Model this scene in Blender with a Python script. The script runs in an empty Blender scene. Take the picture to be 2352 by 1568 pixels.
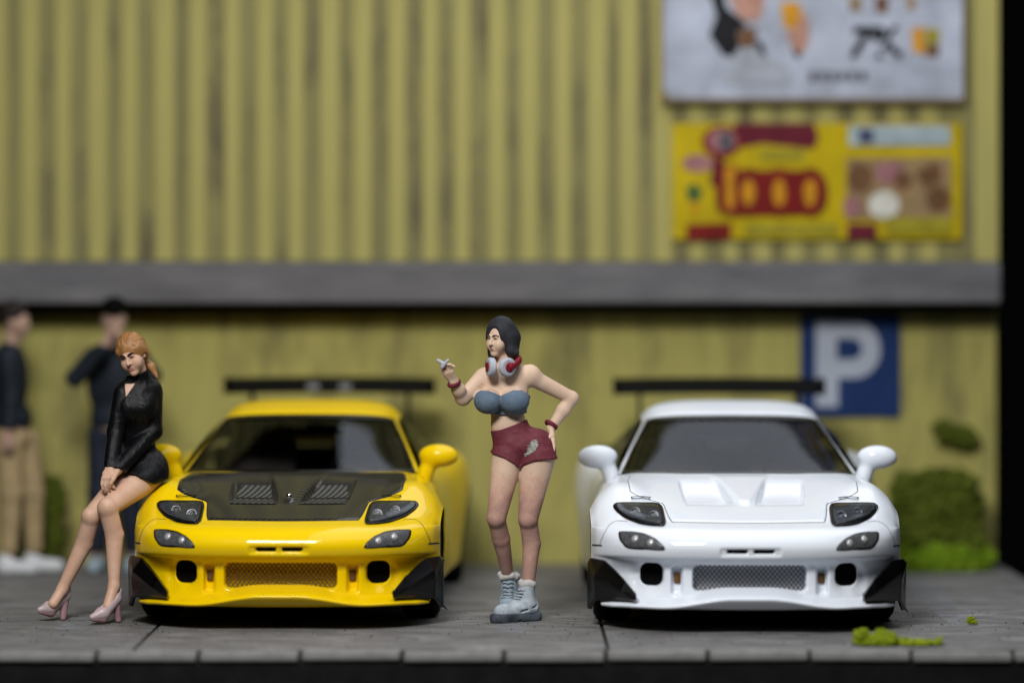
import bpy, bmesh, math, random
import numpy as np
from mathutils import Vector, Matrix
from mathutils.bvhtree import BVHTree
random.seed(7); rng = np.random.default_rng(7)
C = bpy.context.scene.collection
SC = bpy.context.scene

# ------------------------------------------------------------------ camera
CAM_D, CAM_H, F = 18.7, 2.0, 7272.0          # distance to y=0, height, focal length in layout pixels
HOR, CX, CY, PW = 671.0, 1176.0, 784.0, 2352.0
cam = bpy.data.cameras.new('camera'); cam_o = bpy.data.objects.new('camera', cam); C.objects.link(cam_o)
cam_o.location = (0, -CAM_D, CAM_H); cam_o.rotation_euler = (math.pi/2, 0, 0)
cam.sensor_width = 36; cam.lens = 36*F/PW; cam.shift_y = -(CY-HOR)/PW
cam.clip_start = 0.5; cam.clip_end = 200
cam.dof.use_dof = True; cam.dof.focus_distance = 19.22; cam.dof.aperture_fstop = 0.225
cam.dof.aperture_blades = 9
SC.camera = cam_o

# ------------------------------------------------------------------ world and lamps
world = bpy.data.worlds.new('World'); SC.world = world; world.use_nodes = True
bg = world.node_tree.nodes['Background']; bg.inputs[0].default_value = (0.5, 0.55, 0.62, 1); bg.inputs[1].default_value = 0.002

def area_lamp(name, loc, target, sx, sy, power, col):
    l = bpy.data.lights.new(name, 'AREA'); l.shape = 'RECTANGLE'; l.size = sx; l.size_y = sy
    l.energy = power; l.color = col
    o = bpy.data.objects.new(name, l); C.objects.link(o); o.location = loc
    o.rotation_euler = (Vector(target)-Vector(loc)).to_track_quat('-Z', 'Y').to_euler()
    return o
area_lamp('softbox_overhead', (2.2, 1.5, 7.6), (2.2, 1.51, 0), 7.0, 13.4, 520, (0.93, 0.96, 1.0))
area_lamp('softbox_front', (-2.3, -8.5, 8.0), (0, 1.6, 0.8), 3.6, 2.2, 1400, (1.0, 0.985, 0.96))

SC.view_settings.view_transform = 'Standard'; SC.view_settings.look = 'None'
SC.view_settings.exposure = 0; SC.view_settings.gamma = 1
SC.render.engine = 'CYCLES'
SC.cycles.max_bounces = 8; SC.cycles.transparent_max_bounces = 12
SC.cycles.use_denoising = True

def at(px, py, y):
    """the point at depth y whose layout position is px, py"""
    d = CAM_D + y
    return np.array([(px-CX)/F*d, y, CAM_H-(py-HOR)/F*d])

# ------------------------------------------------------------------ materials
class NT:
    def __init__(s, name):
        s.m = bpy.data.materials.new(name); s.m.use_nodes = True
        s.t = s.m.node_tree; s.b = s.t.nodes['Principled BSDF']; s.o = s.t.nodes['Material Output']
    def n(s, typ, **kw):
        n = s.t.nodes.new(typ)
        for k, v in kw.items():
            if k.startswith('i_'): n.inputs[int(k[2:]) if k[2:].isdigit() else k[2:]].default_value = v
            else: setattr(n, k, v)
        return n
    def l(s, a, b): s.t.links.new(a, b)
    def coord(s, scale=(1, 1, 1), rot=(0, 0, 0), kind='Object'):
        tc = s.n('ShaderNodeTexCoord'); mp = s.n('ShaderNodeMapping')
        mp.inputs['Scale'].default_value = scale; mp.inputs['Rotation'].default_value = rot
        s.l(tc.outputs[kind], mp.inputs[0]); return mp.outputs[0]
    def noise(s, vec, scale, detail=5, rough=0.6, dist=0.0):
        n = s.n('ShaderNodeTexNoise'); n.inputs['Scale'].default_value = scale
        n.inputs['Detail'].default_value = detail; n.inputs['Roughness'].default_value = rough
        n.inputs['Distortion'].default_value = dist
        s.l(vec, n.inputs['Vector']); return n.outputs[0]
    def ramp(s, fac, stops):
        r = s.n('ShaderNodeValToRGB'); e = r.color_ramp.elements
        while len(e) < len(stops): e.new(0.5)
        for i, (p, c) in enumerate(stops):
            e[i].position = p; e[i].color = (*c, 1) if len(c) == 3 else c
        s.l(fac, r.inputs[0]); return r.outputs[0]
    def mix(s, fac, a, b, mode='MIX'):
        m = s.n('ShaderNodeMix', data_type='RGBA', blend_type=mode)
        for sock, v in ((m.inputs[0], fac), (m.inputs[6], a), (m.inputs[7], b)):
            if isinstance(v, bpy.types.NodeSocket): s.l(v, sock)
            elif isinstance(v, (int, float)): sock.default_value = v
            else: sock.default_value = (*v, 1)
        return m.outputs[2]
    def bump(s, h, strength, dist=0.01):
        b = s.n('ShaderNodeBump'); b.inputs['Strength'].default_value = strength; b.inputs['Distance'].default_value = dist
        s.l(h, b.inputs['Height']); s.l(b.outputs[0], s.b.inputs['Normal']); return b
    def set(s, **kw):
        for k, v in kw.items():
            k = k.replace('_', ' ')
            inp = s.b.inputs[k]
            if isinstance(v, bpy.types.NodeSocket): s.l(v, inp)
            elif isinstance(v, tuple): inp.default_value = (*v, 1) if len(v) == 3 else v
            else: inp.default_value = v
        return s.m

def plain(name, col, rough=0.5, var=0.15, scale=30, metal=0.0, coat=0.0, bump=0.0, spec=0.12):
    t = NT(name); v = t.coord()
    n = t.noise(v, scale, 6)
    lo = tuple(c*(1-var) for c in col); hi = tuple(min(1, c*(1+var)) for c in col)
    c = t.ramp(n, [(0.3, lo), (0.7, hi)])
    t.set(Base_Color=c, Roughness=rough, Metallic=metal, Coat_Weight=coat, Coat_Roughness=0.04, Specular_IOR_Level=spec)
    if bump: t.bump(n, bump, 0.01)
    return t.m

def painted(name, base, other, amount, scale, rough=0.6, bump=0.15, streak=(1, 1, 1), specks=None, spec=0.18, fold=0):
    """hand painted resin: base colour with patches of another and fine specks"""
    t = NT(name); v = t.coord(streak)
    n = t.noise(v, scale, 6, 0.65)
    f = t.ramp(n, [(0.5-amount/2, (0, 0, 0)), (0.5+amount/2, (1, 1, 1))])
    c = t.mix(f, base, other)
    if specks:
        s2 = t.noise(t.coord(), 95, 2, 0.5)
        f2 = t.ramp(s2, [(0.70, (0, 0, 0)), (0.74, (1, 1, 1))])
        c = t.mix(f2, c, specks)
    t.set(Base_Color=c, Roughness=rough, Specular_IOR_Level=spec)
    if fold:
        ad = t.n('ShaderNodeMath', operation='MULTIPLY_ADD'); t.l(t.noise(t.coord((1, 1, .6), (0, .5, 0)), fold, 3, .5, 1.2), ad.inputs[0]); ad.inputs[1].default_value = 5.0; t.l(t.noise(t.coord(), 160, 3), ad.inputs[2]); t.bump(ad.outputs[0], bump, 0.006)
    else: t.bump(t.noise(t.coord(), 160, 3), bump, 0.004)
    return t.m

M = {}
def carpaint(name, col, rough=0.28):
    t = NT(name); v = t.coord()
    n = t.noise(v, 60, 3)
    t.set(Base_Color=t.ramp(n, [(0.3, tuple(c*0.97 for c in col)), (0.7, col)]), Roughness=0.4, Coat_Weight=0.6, Coat_Roughness=0.035, Specular_IOR_Level=0.05)
    big = t.noise(v, 9, 2); t.bump(big, 0.05, 0.02)
    return t.m
M['yellow_paint'] = carpaint('yellow_paint', (0.80, 0.54, 0.001))
M['white_paint'] = carpaint('white_paint', (0.74, 0.785, 0.86))
M['black_gloss'] = plain('black_gloss', (0.0022, 0.0022, 0.0026), 0.24, spec=0.4)
M['seam_grey'] = plain('seam_grey', (0.05, 0.05, 0.055), 0.8)
M['black_matte'] = plain('black_matte', (0.002, 0.002, 0.002), 0.8, spec=0.05)
M['black_wing'] = plain('black_wing', (0.003, 0.003, 0.0032), 0.5, spec=0.08)
M['rubber'] = plain('rubber', (0.004, 0.004, 0.004), 0.75, bump=0.1, spec=0.1)
M['chrome'] = plain('chrome', (0.42, 0.42, 0.44), 0.22, metal=1.0, var=0.1)
M['bulb_white'] = plain('bulb_white', (0.45, 0.45, 0.46), 0.35, metal=0.4, var=0.3, scale=80, spec=0.5)
M['dark_chrome'] = plain('dark_chrome', (0.14, 0.14, 0.15), 0.25, metal=1.0, var=0.2)
M['rim_metal'] = plain('rim_metal', (0.08, 0.08, 0.085), 0.35, metal=0.8)
M['lens_grey'] = plain('lens_grey', (0.095, 0.098, 0.105), 0.3, metal=0.3, scale=60, var=0.45, spec=0.4)
M['brown_hole'] = plain('brown_hole', (0.12, 0.06, 0.02), 0.6)
M['seat_fabric'] = plain('seat_fabric', (0.11, 0.092, 0.086), 0.8, var=0.5, scale=5)
M['grey_metal'] = plain('grey_metal', (0.22, 0.22, 0.23), 0.4, metal=0.4)

def glass(name, tint, alpha, rough=0.05):
    t = NT(name)
    tr = t.n('ShaderNodeBsdfTransparent'); tr.inputs[0].default_value = (*tint, 1)
    gl = t.n('ShaderNodeBsdfGlossy'); gl.inputs['Roughness'].default_value = rough; gl.inputs[0].default_value = (0.42, 0.44, 0.48, 1)
    fr = t.n('ShaderNodeFresnel'); fr.inputs[0].default_value = 1.5
    mr = t.n('ShaderNodeMath', operation='MULTIPLY_ADD'); t.l(fr.outputs[0], mr.inputs[0]); mr.inputs[1].default_value = 1.0; mr.inputs[2].default_value = alpha
    ms = t.n('ShaderNodeMixShader'); t.l(mr.outputs[0], ms.inputs[0]); t.l(tr.outputs[0], ms.inputs[1]); t.l(gl.outputs[0], ms.inputs[2])
    t.l(ms.outputs[0], t.o.inputs[0]); return t.m
M['tinted_glass'] = glass('tinted_glass', (0.62, 0.62, 0.64), 0.02, 0.04)
M['clear_lens'] = glass('clear_lens', (0.85, 0.87, 0.9), 0.02, 0.06)

# carbon fibre: fine diagonal twill under a clear coat
t = NT('carbon_fibre'); v = t.coord(rot=(0, 0, 0.72))
w = t.n('ShaderNodeTexWave', wave_type='BANDS', bands_direction='X'); w.inputs['Scale'].default_value = 11; w.inputs['Distortion'].default_value = 0.12; w.inputs['Detail'].default_value = 1
t.l(v, w.inputs[0])
v2 = t.coord((1, 1, 1), (0, 0, -0.72))
w2 = t.n('ShaderNodeTexWave', wave_type='BANDS', bands_direction='X'); w2.inputs['Scale'].default_value = 90; t.l(v2, w2.inputs[0])
cf = t.ramp(w.outputs[1], [(0.35, (0.002, 0.002, 0.002)), (0.62, (0.036, 0.035, 0.033))])
cf2 = t.mix(t.ramp(w2.outputs[1], [(0.4, (0.85, 0.85, 0.85)), (0.6, (1, 1, 1))]), (0.006, 0.006, 0.006), cf)
t.set(Base_Color=cf2, Roughness=0.4, Coat_Weight=0.55, Coat_Roughness=0.08, Specular_IOR_Level=0.05)
t.bump(w.outputs[1], 0.2, 0.003); M['carbon'] = t.m
# louvre panel: dark gaps between slats
t = NT('louvre_panel'); v = t.coord(rot=(0, 0, 0.35))
w = t.n('ShaderNodeTexWave', wave_type='BANDS', bands_direction='X'); w.inputs['Scale'].default_value = 9; t.l(v, w.inputs[0])
t.set(Base_Color=t.ramp(w.outputs[1], [(0.4, (0.004, 0.004, 0.004)), (0.6, (0.085, 0.085, 0.082))]), Roughness=0.35, Specular_IOR_Level=0.2)
t.bump(w.outputs[1], 0.6, 0.01); M['louvre'] = t.m

def mesh_mat(name, wire):
    t = NT(name)
    ws = []
    for a in (0.7, -0.7):
        v = t.coord(rot=(0, a, 0))
        w = t.n('ShaderNodeTexWave', wave_type='BANDS', bands_direction='X'); w.inputs['Scale'].default_value = 15; t.l(v, w.inputs[0]); ws.append(w.outputs[1])
    mx = t.n('ShaderNodeMath', operation='MAXIMUM'); t.l(ws[0], mx.inputs[0]); t.l(ws[1], mx.inputs[1])
    a = t.ramp(mx.outputs[0], [(0.74, (0, 0, 0)), (0.84, (1, 1, 1))])
    t.set(Base_Color=wire, Roughness=0.4, Metallic=0.6, Alpha=a)
    t.bump(mx.outputs[0], 0.5, 0.006); return t.m
M['mesh_brass'] = mesh_mat('mesh_brass', (0.13, 0.09, 0.02))
M['mesh_steel'] = mesh_mat('mesh_steel', (0.085, 0.08, 0.076))

# ------------------------------------------------------------------ object helpers
def link(name, verts, faces, mat, parent=None, smooth=True, origin=None):
    """one mesh object; origin (world or parent space) is subtracted from verts and becomes the location"""
    verts = np.asarray(verts, float)
    o3 = np.zeros(3) if origin is None else np.asarray(origin, float)
    me = bpy.data.meshes.new(name)
    me.from_pydata((verts-o3).tolist(), [], [tuple(int(i) for i in f) for f in faces])
    me.validate()
    if mat: me.materials.append(M[mat] if isinstance(mat, str) else mat)
    me.polygons.foreach_set('use_smooth', [smooth]*len(me.polygons))
    me.update()
    o = bpy.data.objects.new(name, me); C.objects.link(o)
    o.location = o3
    if parent: o.parent = parent
    return o
def link_bm(name, bm, mat, parent=None, smooth=True, loc=None):
    bmesh.ops.recalc_face_normals(bm, faces=bm.faces)
    me = bpy.data.meshes.new(name); bm.to_mesh(me); bm.free()
    if mat: me.materials.append(M[mat] if isinstance(mat, str) else mat)
    me.polygons.foreach_set('use_smooth', [smooth]*len(me.polygons))
    o = bpy.data.objects.new(name, me); C.objects.link(o)
    if loc is not None: o.location = loc
    if parent: o.parent = parent
    return o
def thing(name, label, cat, loc=(0, 0, 0), rz=0.0, group=None):
    o = bpy.data.objects.new(name, None); C.objects.link(o); o.empty_display_size = 0.1
    o.location = loc; o.rotation_euler = (0, 0, rz); tag(o, label, cat, group); return o
def tag(o, label, cat, group=None):
    o['label'] = label; o['category'] = cat
    if group: o['group'] = group
    return o
def struct(o): o['kind'] = 'structure'; return o
def add_box(bm, lo, hi, bevel=0.0, seg=2):
    r = bmesh.ops.create_cube(bm, size=1.0)
    lo, hi = Vector(lo), Vector(hi)
    for v in r['verts']:
        v.co = Vector(((v.co[i]+0.5)*(hi[i]-lo[i])+lo[i]) for i in range(3))
    if bevel:
        es = list({e for v in r['verts'] for e in v.link_edges})
        bmesh.ops.bevel(bm, geom=es, offset=bevel, segments=seg, affect='EDGES', profile=0.5)
def box(name, lo, hi, mat, parent=None, bevel=0.0, loc=None, smooth=False):
    bm = bmesh.new(); c = Vector(loc) if loc is not None else Vector((0, 0, 0))
    add_box(bm, Vector(lo)-c, Vector(hi)-c, bevel)
    return link_bm(name, bm, mat, parent, smooth, loc)
def tube_mesh(pts, rad, n=10, closed=False, flat=1.0):
    """swept tube through pts; rad may be a list"""
    pts = [Vector(p) for p in pts]; N = len(pts)
    rr = rad if hasattr(rad, '__len__') else [rad]*N
    V, Fc = [], []
    ref = Vector((0, 0, 1))
    for i, p in enumerate(pts):
        a = pts[(i-1) % N] if (closed or i > 0) else p
        b = pts[(i+1) % N] if (closed or i < N-1) else p
        d = (b-a).normalized()
        u = d.cross(ref)
        if u.length < 1e-3: u = d.cross(Vector((0, 1, 0)))
        u.normalize(); w = u.cross(d).normalized()
        for k in range(n):
            an = 2*math.pi*k/n
            V.append(p + u*math.cos(an)*rr[i] + w*math.sin(an)*rr[i]*flat)
    L = N if closed else N-1
    for i in range(L):
        for k in range(n):
            a, b = i*n+k, i*n+(k+1) % n
            c, d2 = ((i+1) % N)*n+(k+1) % n, ((i+1) % N)*n+k
            Fc.append((a, b, c, d2))
    if not closed:
        Fc.append(tuple(range(n))[::-1]); Fc.append(tuple((N-1)*n+k for k in range(n)))
    return [tuple(v) for v in V], Fc
def lathe(profile, n=40, axis='x'):
    """profile (along, radius) turned about an axis"""
    V, Fc = [], []
    for a, r in profile:
        for k in range(n):
            t_ = 2*math.pi*k/n
            p = (a, r*math.cos(t_), r*math.sin(t_)) if axis == 'x' else ((r*math.cos(t_), a, r*math.sin(t_)) if axis == 'y' else (r*math.cos(t_), r*math.sin(t_), a))
            V.append(p)
    for i in range(len(profile)-1):
        for k in range(n):
            Fc.append((i*n+k, i*n+(k+1) % n, (i+1)*n+(k+1) % n, (i+1)*n+k))
    return V, Fc
def flat_shape(name, poly, y, thick, mat, parent=None, holes=()):
    """upright flat piece facing the viewer: poly of (x, z), front face at y"""
    from mathutils.geometry import delaunay_2d_cdt
    allp = [Vector(p) for p in poly]; loops = [list(range(len(poly)))]
    for h in holes:
        s = len(allp); allp += [Vector(p) for p in h]; loops.append(list(range(s, s+len(h)))[::-1])
    r = delaunay_2d_cdt(allp, [], loops, 1 if not holes else 2, 1e-6)
    vs, fs = r[0], r[2]
    if holes:
        def inside(q, pg):
            c = False; j = len(pg)-1
            for i in range(len(pg)):
                if (pg[i][1] > q[1]) != (pg[j][1] > q[1]) and q[0] < (pg[j][0]-pg[i][0])*(q[1]-pg[i][1])/(pg[j][1]-pg[i][1])+pg[i][0]: c = not c
                j = i
            return c
        keep = []
        for f in fs:
            q = (sum(vs[i][0] for i in f)/len(f), sum(vs[i][1] for i in f)/len(f))
            if inside(q, poly) and not any(inside(q, h) for h in holes): keep.append(f)
        fs = keep
    bm = bmesh.new()
    bv = [bm.verts.new((v[0], y, v[1])) for v in vs]
    faces = [bm.faces.new([bv[i] for i in f]) for f in fs]
    ret = bmesh.ops.extrude_face_region(bm, geom=faces)
    for e in ret['geom']:
        if isinstance(e, bmesh.types.BMVert): e.co.y += thick
    return link_bm(name, bm, mat, parent, False)

# ------------------------------------------------------------------ setting: wall, ledge, pavement, kerb
YW = 4.6                                        # front of the lower wall
def streaky(name, cols, stain, stain_amt, rough=0.8):
    t = NT(name)
    v = t.coord((9, 9, 0.7)); n = t.noise(v, 1.0, 6, 0.65)
    base = t.ramp(n, [(0.25, cols[0]), (0.5, cols[1]), (0.75, cols[2])])
    g = t.noise(t.coord((3.2, 3.2, 1.0)), 1.0, 5, 0.6)
    f = t.ramp(g, [(0.62-stain_amt, (0, 0, 0)), (0.82-stain_amt, (1, 1, 1))])
    c = t.mix(f, base, stain)
    t.set(Base_Color=c, Roughness=rough, Specular_IOR_Level=0.25); t.bump(t.noise(t.coord(), 40, 4), 0.2, 0.01)
    return t.m
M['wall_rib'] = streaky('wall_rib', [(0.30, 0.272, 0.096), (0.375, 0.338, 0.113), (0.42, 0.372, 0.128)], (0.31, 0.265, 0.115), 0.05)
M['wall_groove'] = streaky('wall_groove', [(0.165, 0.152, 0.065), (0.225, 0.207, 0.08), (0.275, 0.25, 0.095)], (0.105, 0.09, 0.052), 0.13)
M['wall_low'] = streaky('wall_low', [(0.27, 0.248, 0.08), (0.385, 0.35, 0.105), (0.44, 0.395, 0.125)], (0.19, 0.17, 0.066), 0.12)
t = NT('ledge_concrete'); n = t.noise(t.coord((0.8, 2, 3)), 2.2, 7, 0.65)
t.set(Base_Color=t.ramp(n, [(0.3, (0.085, 0.083, 0.09)), (0.55, (0.125, 0.122, 0.13)), (0.75, (0.165, 0.16, 0.165))]), Roughness=0.8); t.bump(n, 0.3, 0.02)
M['ledge'] = t.m
M['shade_grime'] = plain('shade_grime', (0.03, 0.026, 0.012), 0.9, var=0.4, scale=8)  # near-black colour holding the ledge's shade as well as dirt

wall = thing('building_wall', 'yellow corrugated building wall with a grey ledge above the parked cars', 'wall', (0, YW, 0))
XR = 3.57
w_top = at(0, 600, YW-0.02)[2]                   # lower edge of the corrugated cladding
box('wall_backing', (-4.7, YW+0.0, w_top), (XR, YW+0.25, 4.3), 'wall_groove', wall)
box('lower_wall', (-4.7, YW+0.06, -0.05), (XR, YW+0.3, w_top-0.004), 'wall_low', wall)
for ob in wall.children: ob.location = (0, -YW, 0)
# ribs: the proud bands of the corrugated cladding
bm = bmesh.new(); hz = 4.3-w_top
prof = [(-0.066, 0.0), (-0.062, -0.011), (0.062, -0.011), (0.066, 0.0)]
vs = [[bm.verts.new((x, y, z)) for x, y in prof] for z in (0, hz)]
for i in range(3): bm.faces.new((vs[0][i], vs[0][i+1], vs[1][i+1], vs[1][i]))
bm.faces.new(vs[0][::-1]); bm.faces.new(vs[1])
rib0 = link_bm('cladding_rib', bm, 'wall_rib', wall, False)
x0 = at(72, 300, YW)[0]; i = 0
x = x0 - 0.2445*4
while x < XR-0.28:
    o = rib0 if i == 0 else rib0.copy()
    if i: C.objects.link(o); o.parent = wall
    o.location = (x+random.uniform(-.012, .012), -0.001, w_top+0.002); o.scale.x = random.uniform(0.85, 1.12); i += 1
    x += 0.2445
o = box('corner_trim', (XR-0.17, YW-0.042, w_top+0.002), (XR+0.004, YW-0.001, 4.3), 'wall_rib', wall); o.location = (0, -YW, 0)
l_top, l_bot = at(0, 602, YW-0.35)[2], at(0, 697, YW-0.35)[2]
o = box('ledge', (-4.7, YW-0.36, l_bot), (XR-0.025, YW+0.02, l_top), 'ledge', wall, 0.02); o.location = (0, -YW, 0)
o = box('ledge_shade_strip', (-4.7, YW+0.01, l_bot-0.085), (XR-0.01, YW+0.058, l_bot-0.004), 'shade_grime', wall); o.location = (0, -YW, 0)  # dark strip painting in the shade and dirt right below the ledge

# pavement slabs
t = NT('pavement_grey'); v = t.coord((0.9, 2.4, 2.4)); n = t.noise(v, 2.8, 9, 0.74, 0.4)
n2 = t.noise(t.coord(), 1.6, 4)
n3 = t.noise(t.coord(), 55, 5, 0.75)
c = t.ramp(n, [(0.25, (0.018, 0.0178, 0.018)), (0.40, (0.115, 0.113, 0.114)), (0.56, (0.205, 0.202, 0.204)), (0.74, (0.40, 0.396, 0.404))])
c = t.mix(t.ramp(n2, [(0.4, (0, 0, 0)), (0.7, (0.55, 0.55, 0.55))]), c, (0.10, 0.094, 0.09))
c = t.mix(t.ramp(n3, [(0.36, (1, 1, 1)), (0.46, (0, 0, 0))]), c, (0.045, 0.042, 0.04))
t.set(Base_Color=c, Roughness=t.ramp(n, [(0.35, (0.75, 0.75, 0.75)), (0.7, (0.5, 0.5, 0.5))]), Specular_IOR_Level=0.3); t.bump(n, 0.35, 0.012)
M['pavement'] = t.m
M['joint'] = plain('joint_dirt', (0.022, 0.02, 0.018), 0.95, var=0.4)
M['kerb'] = painted('kerb_concrete', (0.24, 0.24, 0.237), (0.16, 0.159, 0.157), 0.4, 7, 0.85, 0.4)
M['base_black'] = plain('base_black', (0.006, 0.006, 0.0065), 0.7, var=0.5, scale=7, bump=0.2)
GR = 3.60; YF = -0.93
ground = struct(box('ground', (-4.7, YF+0.02, -0.12), (GR, YW+0.35, -0.012), 'joint', None))
xs = [-4.7, at(322, 1470, -0.6)[0], at(1393, 1470, -0.6)[0], GR]
for a, b in zip(xs[:-1], xs[1:]):
    for ya, yb_ in ((YF+0.03, 1.10), (1.115, 3.1), (3.115, YW+0.05)): box('paving_slab', (a+0.011, ya, -0.07), (b-0.011, yb_, random.uniform(-.002, 0)), 'pavement', ground, 0.006)
kerb = struct(box('kerb', (-4.7, YF-0.06, -0.6), (GR, YF+0.018, -0.064), 'base_black', None, 0.01))
kx = at(222, 1500, YF-0.05)[0]; step = 234/F*(CAM_D+YF-0.05); k = -4
bm = bmesh.new(); add_box(bm, (0.010, -0.085, -0.060), (step-0.010, 0.02, -0.006), 0.014, 2)
kst = link_bm('kerbstone', bm, 'kerb', kerb, False)
first = True
while kx+k*step < GR-0.2:
    o = kst if first else kst.copy()
    if not first: C.objects.link(o); o.parent = kerb
    o.location = (kx+k*step, YF+random.uniform(-.004, .004), random.uniform(-.006, .002)); o.rotation_euler = (0, random.uniform(-.006, .006), random.uniform(-.008, .008)); first = False
    k += 1
# worn bay lines
t = NT('bay_line_paint'); n = t.noise(t.coord(), 5.5, 7, 0.7)
a = t.ramp(n, [(0.40, (0, 0, 0)), (0.66, (0.55, 0.55, 0.55))])
t.set(Base_Color=(0.31, 0.32, 0.36), Roughness=0.7, Alpha=a); M['bay_line'] = t.m
for (px, py, w) in ((160, 1448, 0.20), (1168, 1453, 0.16), (2232, 1446, 0.20)):
    d = 2.0*F/(py-HOR); x = (px-CX)/F*d; y = d-CAM_D
    V = []; Fc = []
    N = 12
    for i in range(N+1):
        yy = y + (3.4-y)*i/N; sh = 0.0179*(yy-y)
        V += [(x-w/2+sh+random.uniform(-.012, .012), yy, 0.004), (x+w/2+sh+random.uniform(-.012, .012), yy, 0.004)]
        if i: Fc.append((2*i-2, 2*i-1, 2*i+1, 2*i))
    o = link('bay_line', V, Fc, 'bay_line', None, False); struct(o)

# ------------------------------------------------------------------ implicit surfaces for figures
def seg(a, b, ra, rb):
    a = np.asarray(a, float); b = np.asarray(b, float); ab = b-a; L = ab@ab
    def f(p):
        h = np.clip(((p-a)@ab)/L, 0, 1)
        return np.linalg.norm(p-a-h[..., None]*ab, axis=-1)-(ra+(rb-ra)*h)
    return f
def ell(c, r, R=None):
    c = np.asarray(c, float); r = np.asarray(r, float)
    def f(p):
        q = p-c
        if R is not None: q = q@R
        k0 = np.linalg.norm(q/r, axis=-1); k1 = np.linalg.norm(q/(r*r), axis=-1)
        return k0*(k0-1)/np.maximum(k1, 1e-9)
    return f
def plane(pt, n):
    n = np.asarray(n, float); n = n/np.linalg.norm(n); pt = np.asarray(pt, float)
    return lambda p: (p-pt)@n
def rbox(c, h, r, R=None):
    c = np.asarray(c, float); h = np.asarray(h, float)-r
    def f(p):
        q = p-c
        if R is not None: q = q@R
        q = np.abs(q)-h
        return np.linalg.norm(np.maximum(q, 0), axis=-1)+np.minimum(q.max(axis=-1), 0)-r
    return f
def smin(a, b, k):
    if k <= 0: return np.minimum(a, b)
    h = np.clip(0.5+0.5*(b-a)/k, 0, 1); return b*(1-h)+a*h-k*h*(1-h)
def smax(a, b, k): return -smin(-a, -b, k)
class Sdf:
    def __init__(s): s.items = []; s.hull = []
    def add(s, f, k=0.02): s.items.append((f, k, 0)); return s
    def sub(s, f, k=0.01): s.items.append((f, k, 1)); return s
    def cut(s, f, k=0.004): s.items.append((f, k, 2)); return s      # keep where f < 0
    def __call__(s, p):
        d = np.full(p.shape[:-1], 9.0)
        for f, k, op in s.items:
            v = f(p)
            d = smin(d, v, k) if op == 0 else (smax(d, -v, k) if op == 1 else smax(d, v, k))
        return d
    def blocks(s, pts, cen, hd):
        """pts (nb, m, 3); skips primitives far from a block"""
        d = np.full(pts.shape[:-1], 9.0); dc = np.full(len(cen), 9.0)
        for f, k, op in s.items:
            vc = f(cen)
            if op == 0:
                m = vc < dc+2*hd+k+0.01
            else:
                m = ((-vc if op == 1 else vc) > dc-2*hd-k-0.01)
            if m.any():
                v = f(pts[m])
                d[m] = smin(d[m], v, k) if op == 0 else (smax(d[m], -v, k) if op == 1 else smax(d[m], v, k))
            dc = smin(dc, vc, k) if op == 0 else (smax(dc, -vc, k) if op == 1 else smax(dc, vc, k))
        return d
def polygonise(S, lo, hi, h):
    B = 8
    lo = np.asarray(lo, float); n = np.ceil((np.asarray(hi)-lo)/h/B).astype(int)
    gi = np.stack(np.meshgrid(*[np.arange(k) for k in n], indexing='ij'), -1).reshape(-1, 3)
    cen = lo+(gi+0.5)*B*h-h*0.5; hd = B*h*0.5*1.75
    dc = S(cen)
    act = np.abs(dc) < hd*1.5
    D = np.repeat(np.repeat(np.repeat(np.sign(dc).reshape(n), B, 0), B, 1), B, 2).astype(np.float32)
    loc = np.stack(np.meshgrid(*[np.arange(B)]*3, indexing='ij'), -1).reshape(-1, 3)
    ga = gi[act]; D6 = D.reshape(n[0], B, n[1], B, n[2], B)
    for s in range(0, len(ga), 400):
        g = ga[s:s+400]
        pts = lo+(g[:, None]*B+loc[None])*h
        val = S.blocks(pts, cen[act][s:s+400], hd)
        D6[g[:, 0], :, g[:, 1], :, g[:, 2], :] = val.reshape(-1, B, B, B)
    # surface nets
    neg = D < 0
    c = [neg[i:neg.shape[0]-1+i, j:neg.shape[1]-1+j, k:neg.shape[2]-1+k] for i in (0, 1) for j in (0, 1) for k in (0, 1)]
    cnt = sum(x.astype(np.int8) for x in c)
    cell = np.argwhere((cnt > 0) & (cnt < 8))
    idx = -np.ones(cnt.shape, np.int32); idx[tuple(cell.T)] = np.arange(len(cell))
    acc = np.zeros((len(cell), 3)); num = np.zeros(len(cell))
    corners = [(i, j, k) for i in (0, 1) for j in (0, 1) for k in (0, 1)]
    for a in range(8):
        for b in range(a+1, 8):
            A, Bc = np.array(corners[a]), np.array(corners[b])
            if np.abs(A-Bc).sum() != 1: continue
            va = D[tuple((cell+A).T)]; vb = D[tuple((cell+Bc).T)]
            m = (va < 0) != (vb < 0)
            tt = np.where(m, va/np.where(m, va-vb, 1), 0)
            acc += np.where(m[:, None], A+(Bc-A)*tt[:, None], 0); num += m
    verts = lo+(cell+acc/num[:, None])*h
    quads = []
    for ax in range(3):
        o1, o2 = [(1, 2), (2, 0), (0, 1)][ax]
        sl0 = [slice(1, None)]*3; sl1 = [slice(1, None)]*3
        e = np.zeros(3, int); e[ax] = 1
        g = np.argwhere(neg[:D.shape[0]-1, :D.shape[1]-1, :D.shape[2]-1] != neg[e[0]:D.shape[0]-1+e[0], e[1]:D.shape[1]-1+e[1], e[2]:D.shape[2]-1+e[2]])
        g = g[(g[:, o1] > 0) & (g[:, o2] > 0)]
        u = np.zeros(3, int); u[o1] = 1; w = np.zeros(3, int); w[o2] = 1
        q = np.stack([idx[tuple((g-u-w).T)], idx[tuple((g-w).T)], idx[tuple(g.T)], idx[tuple((g-u).T)]], -1)
        flip = ~neg[tuple(g.T)]
        q[flip] = q[flip][:, ::-1]
        quads.append(q[(q >= 0).all(1)])
    return verts, np.concatenate(quads)
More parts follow.
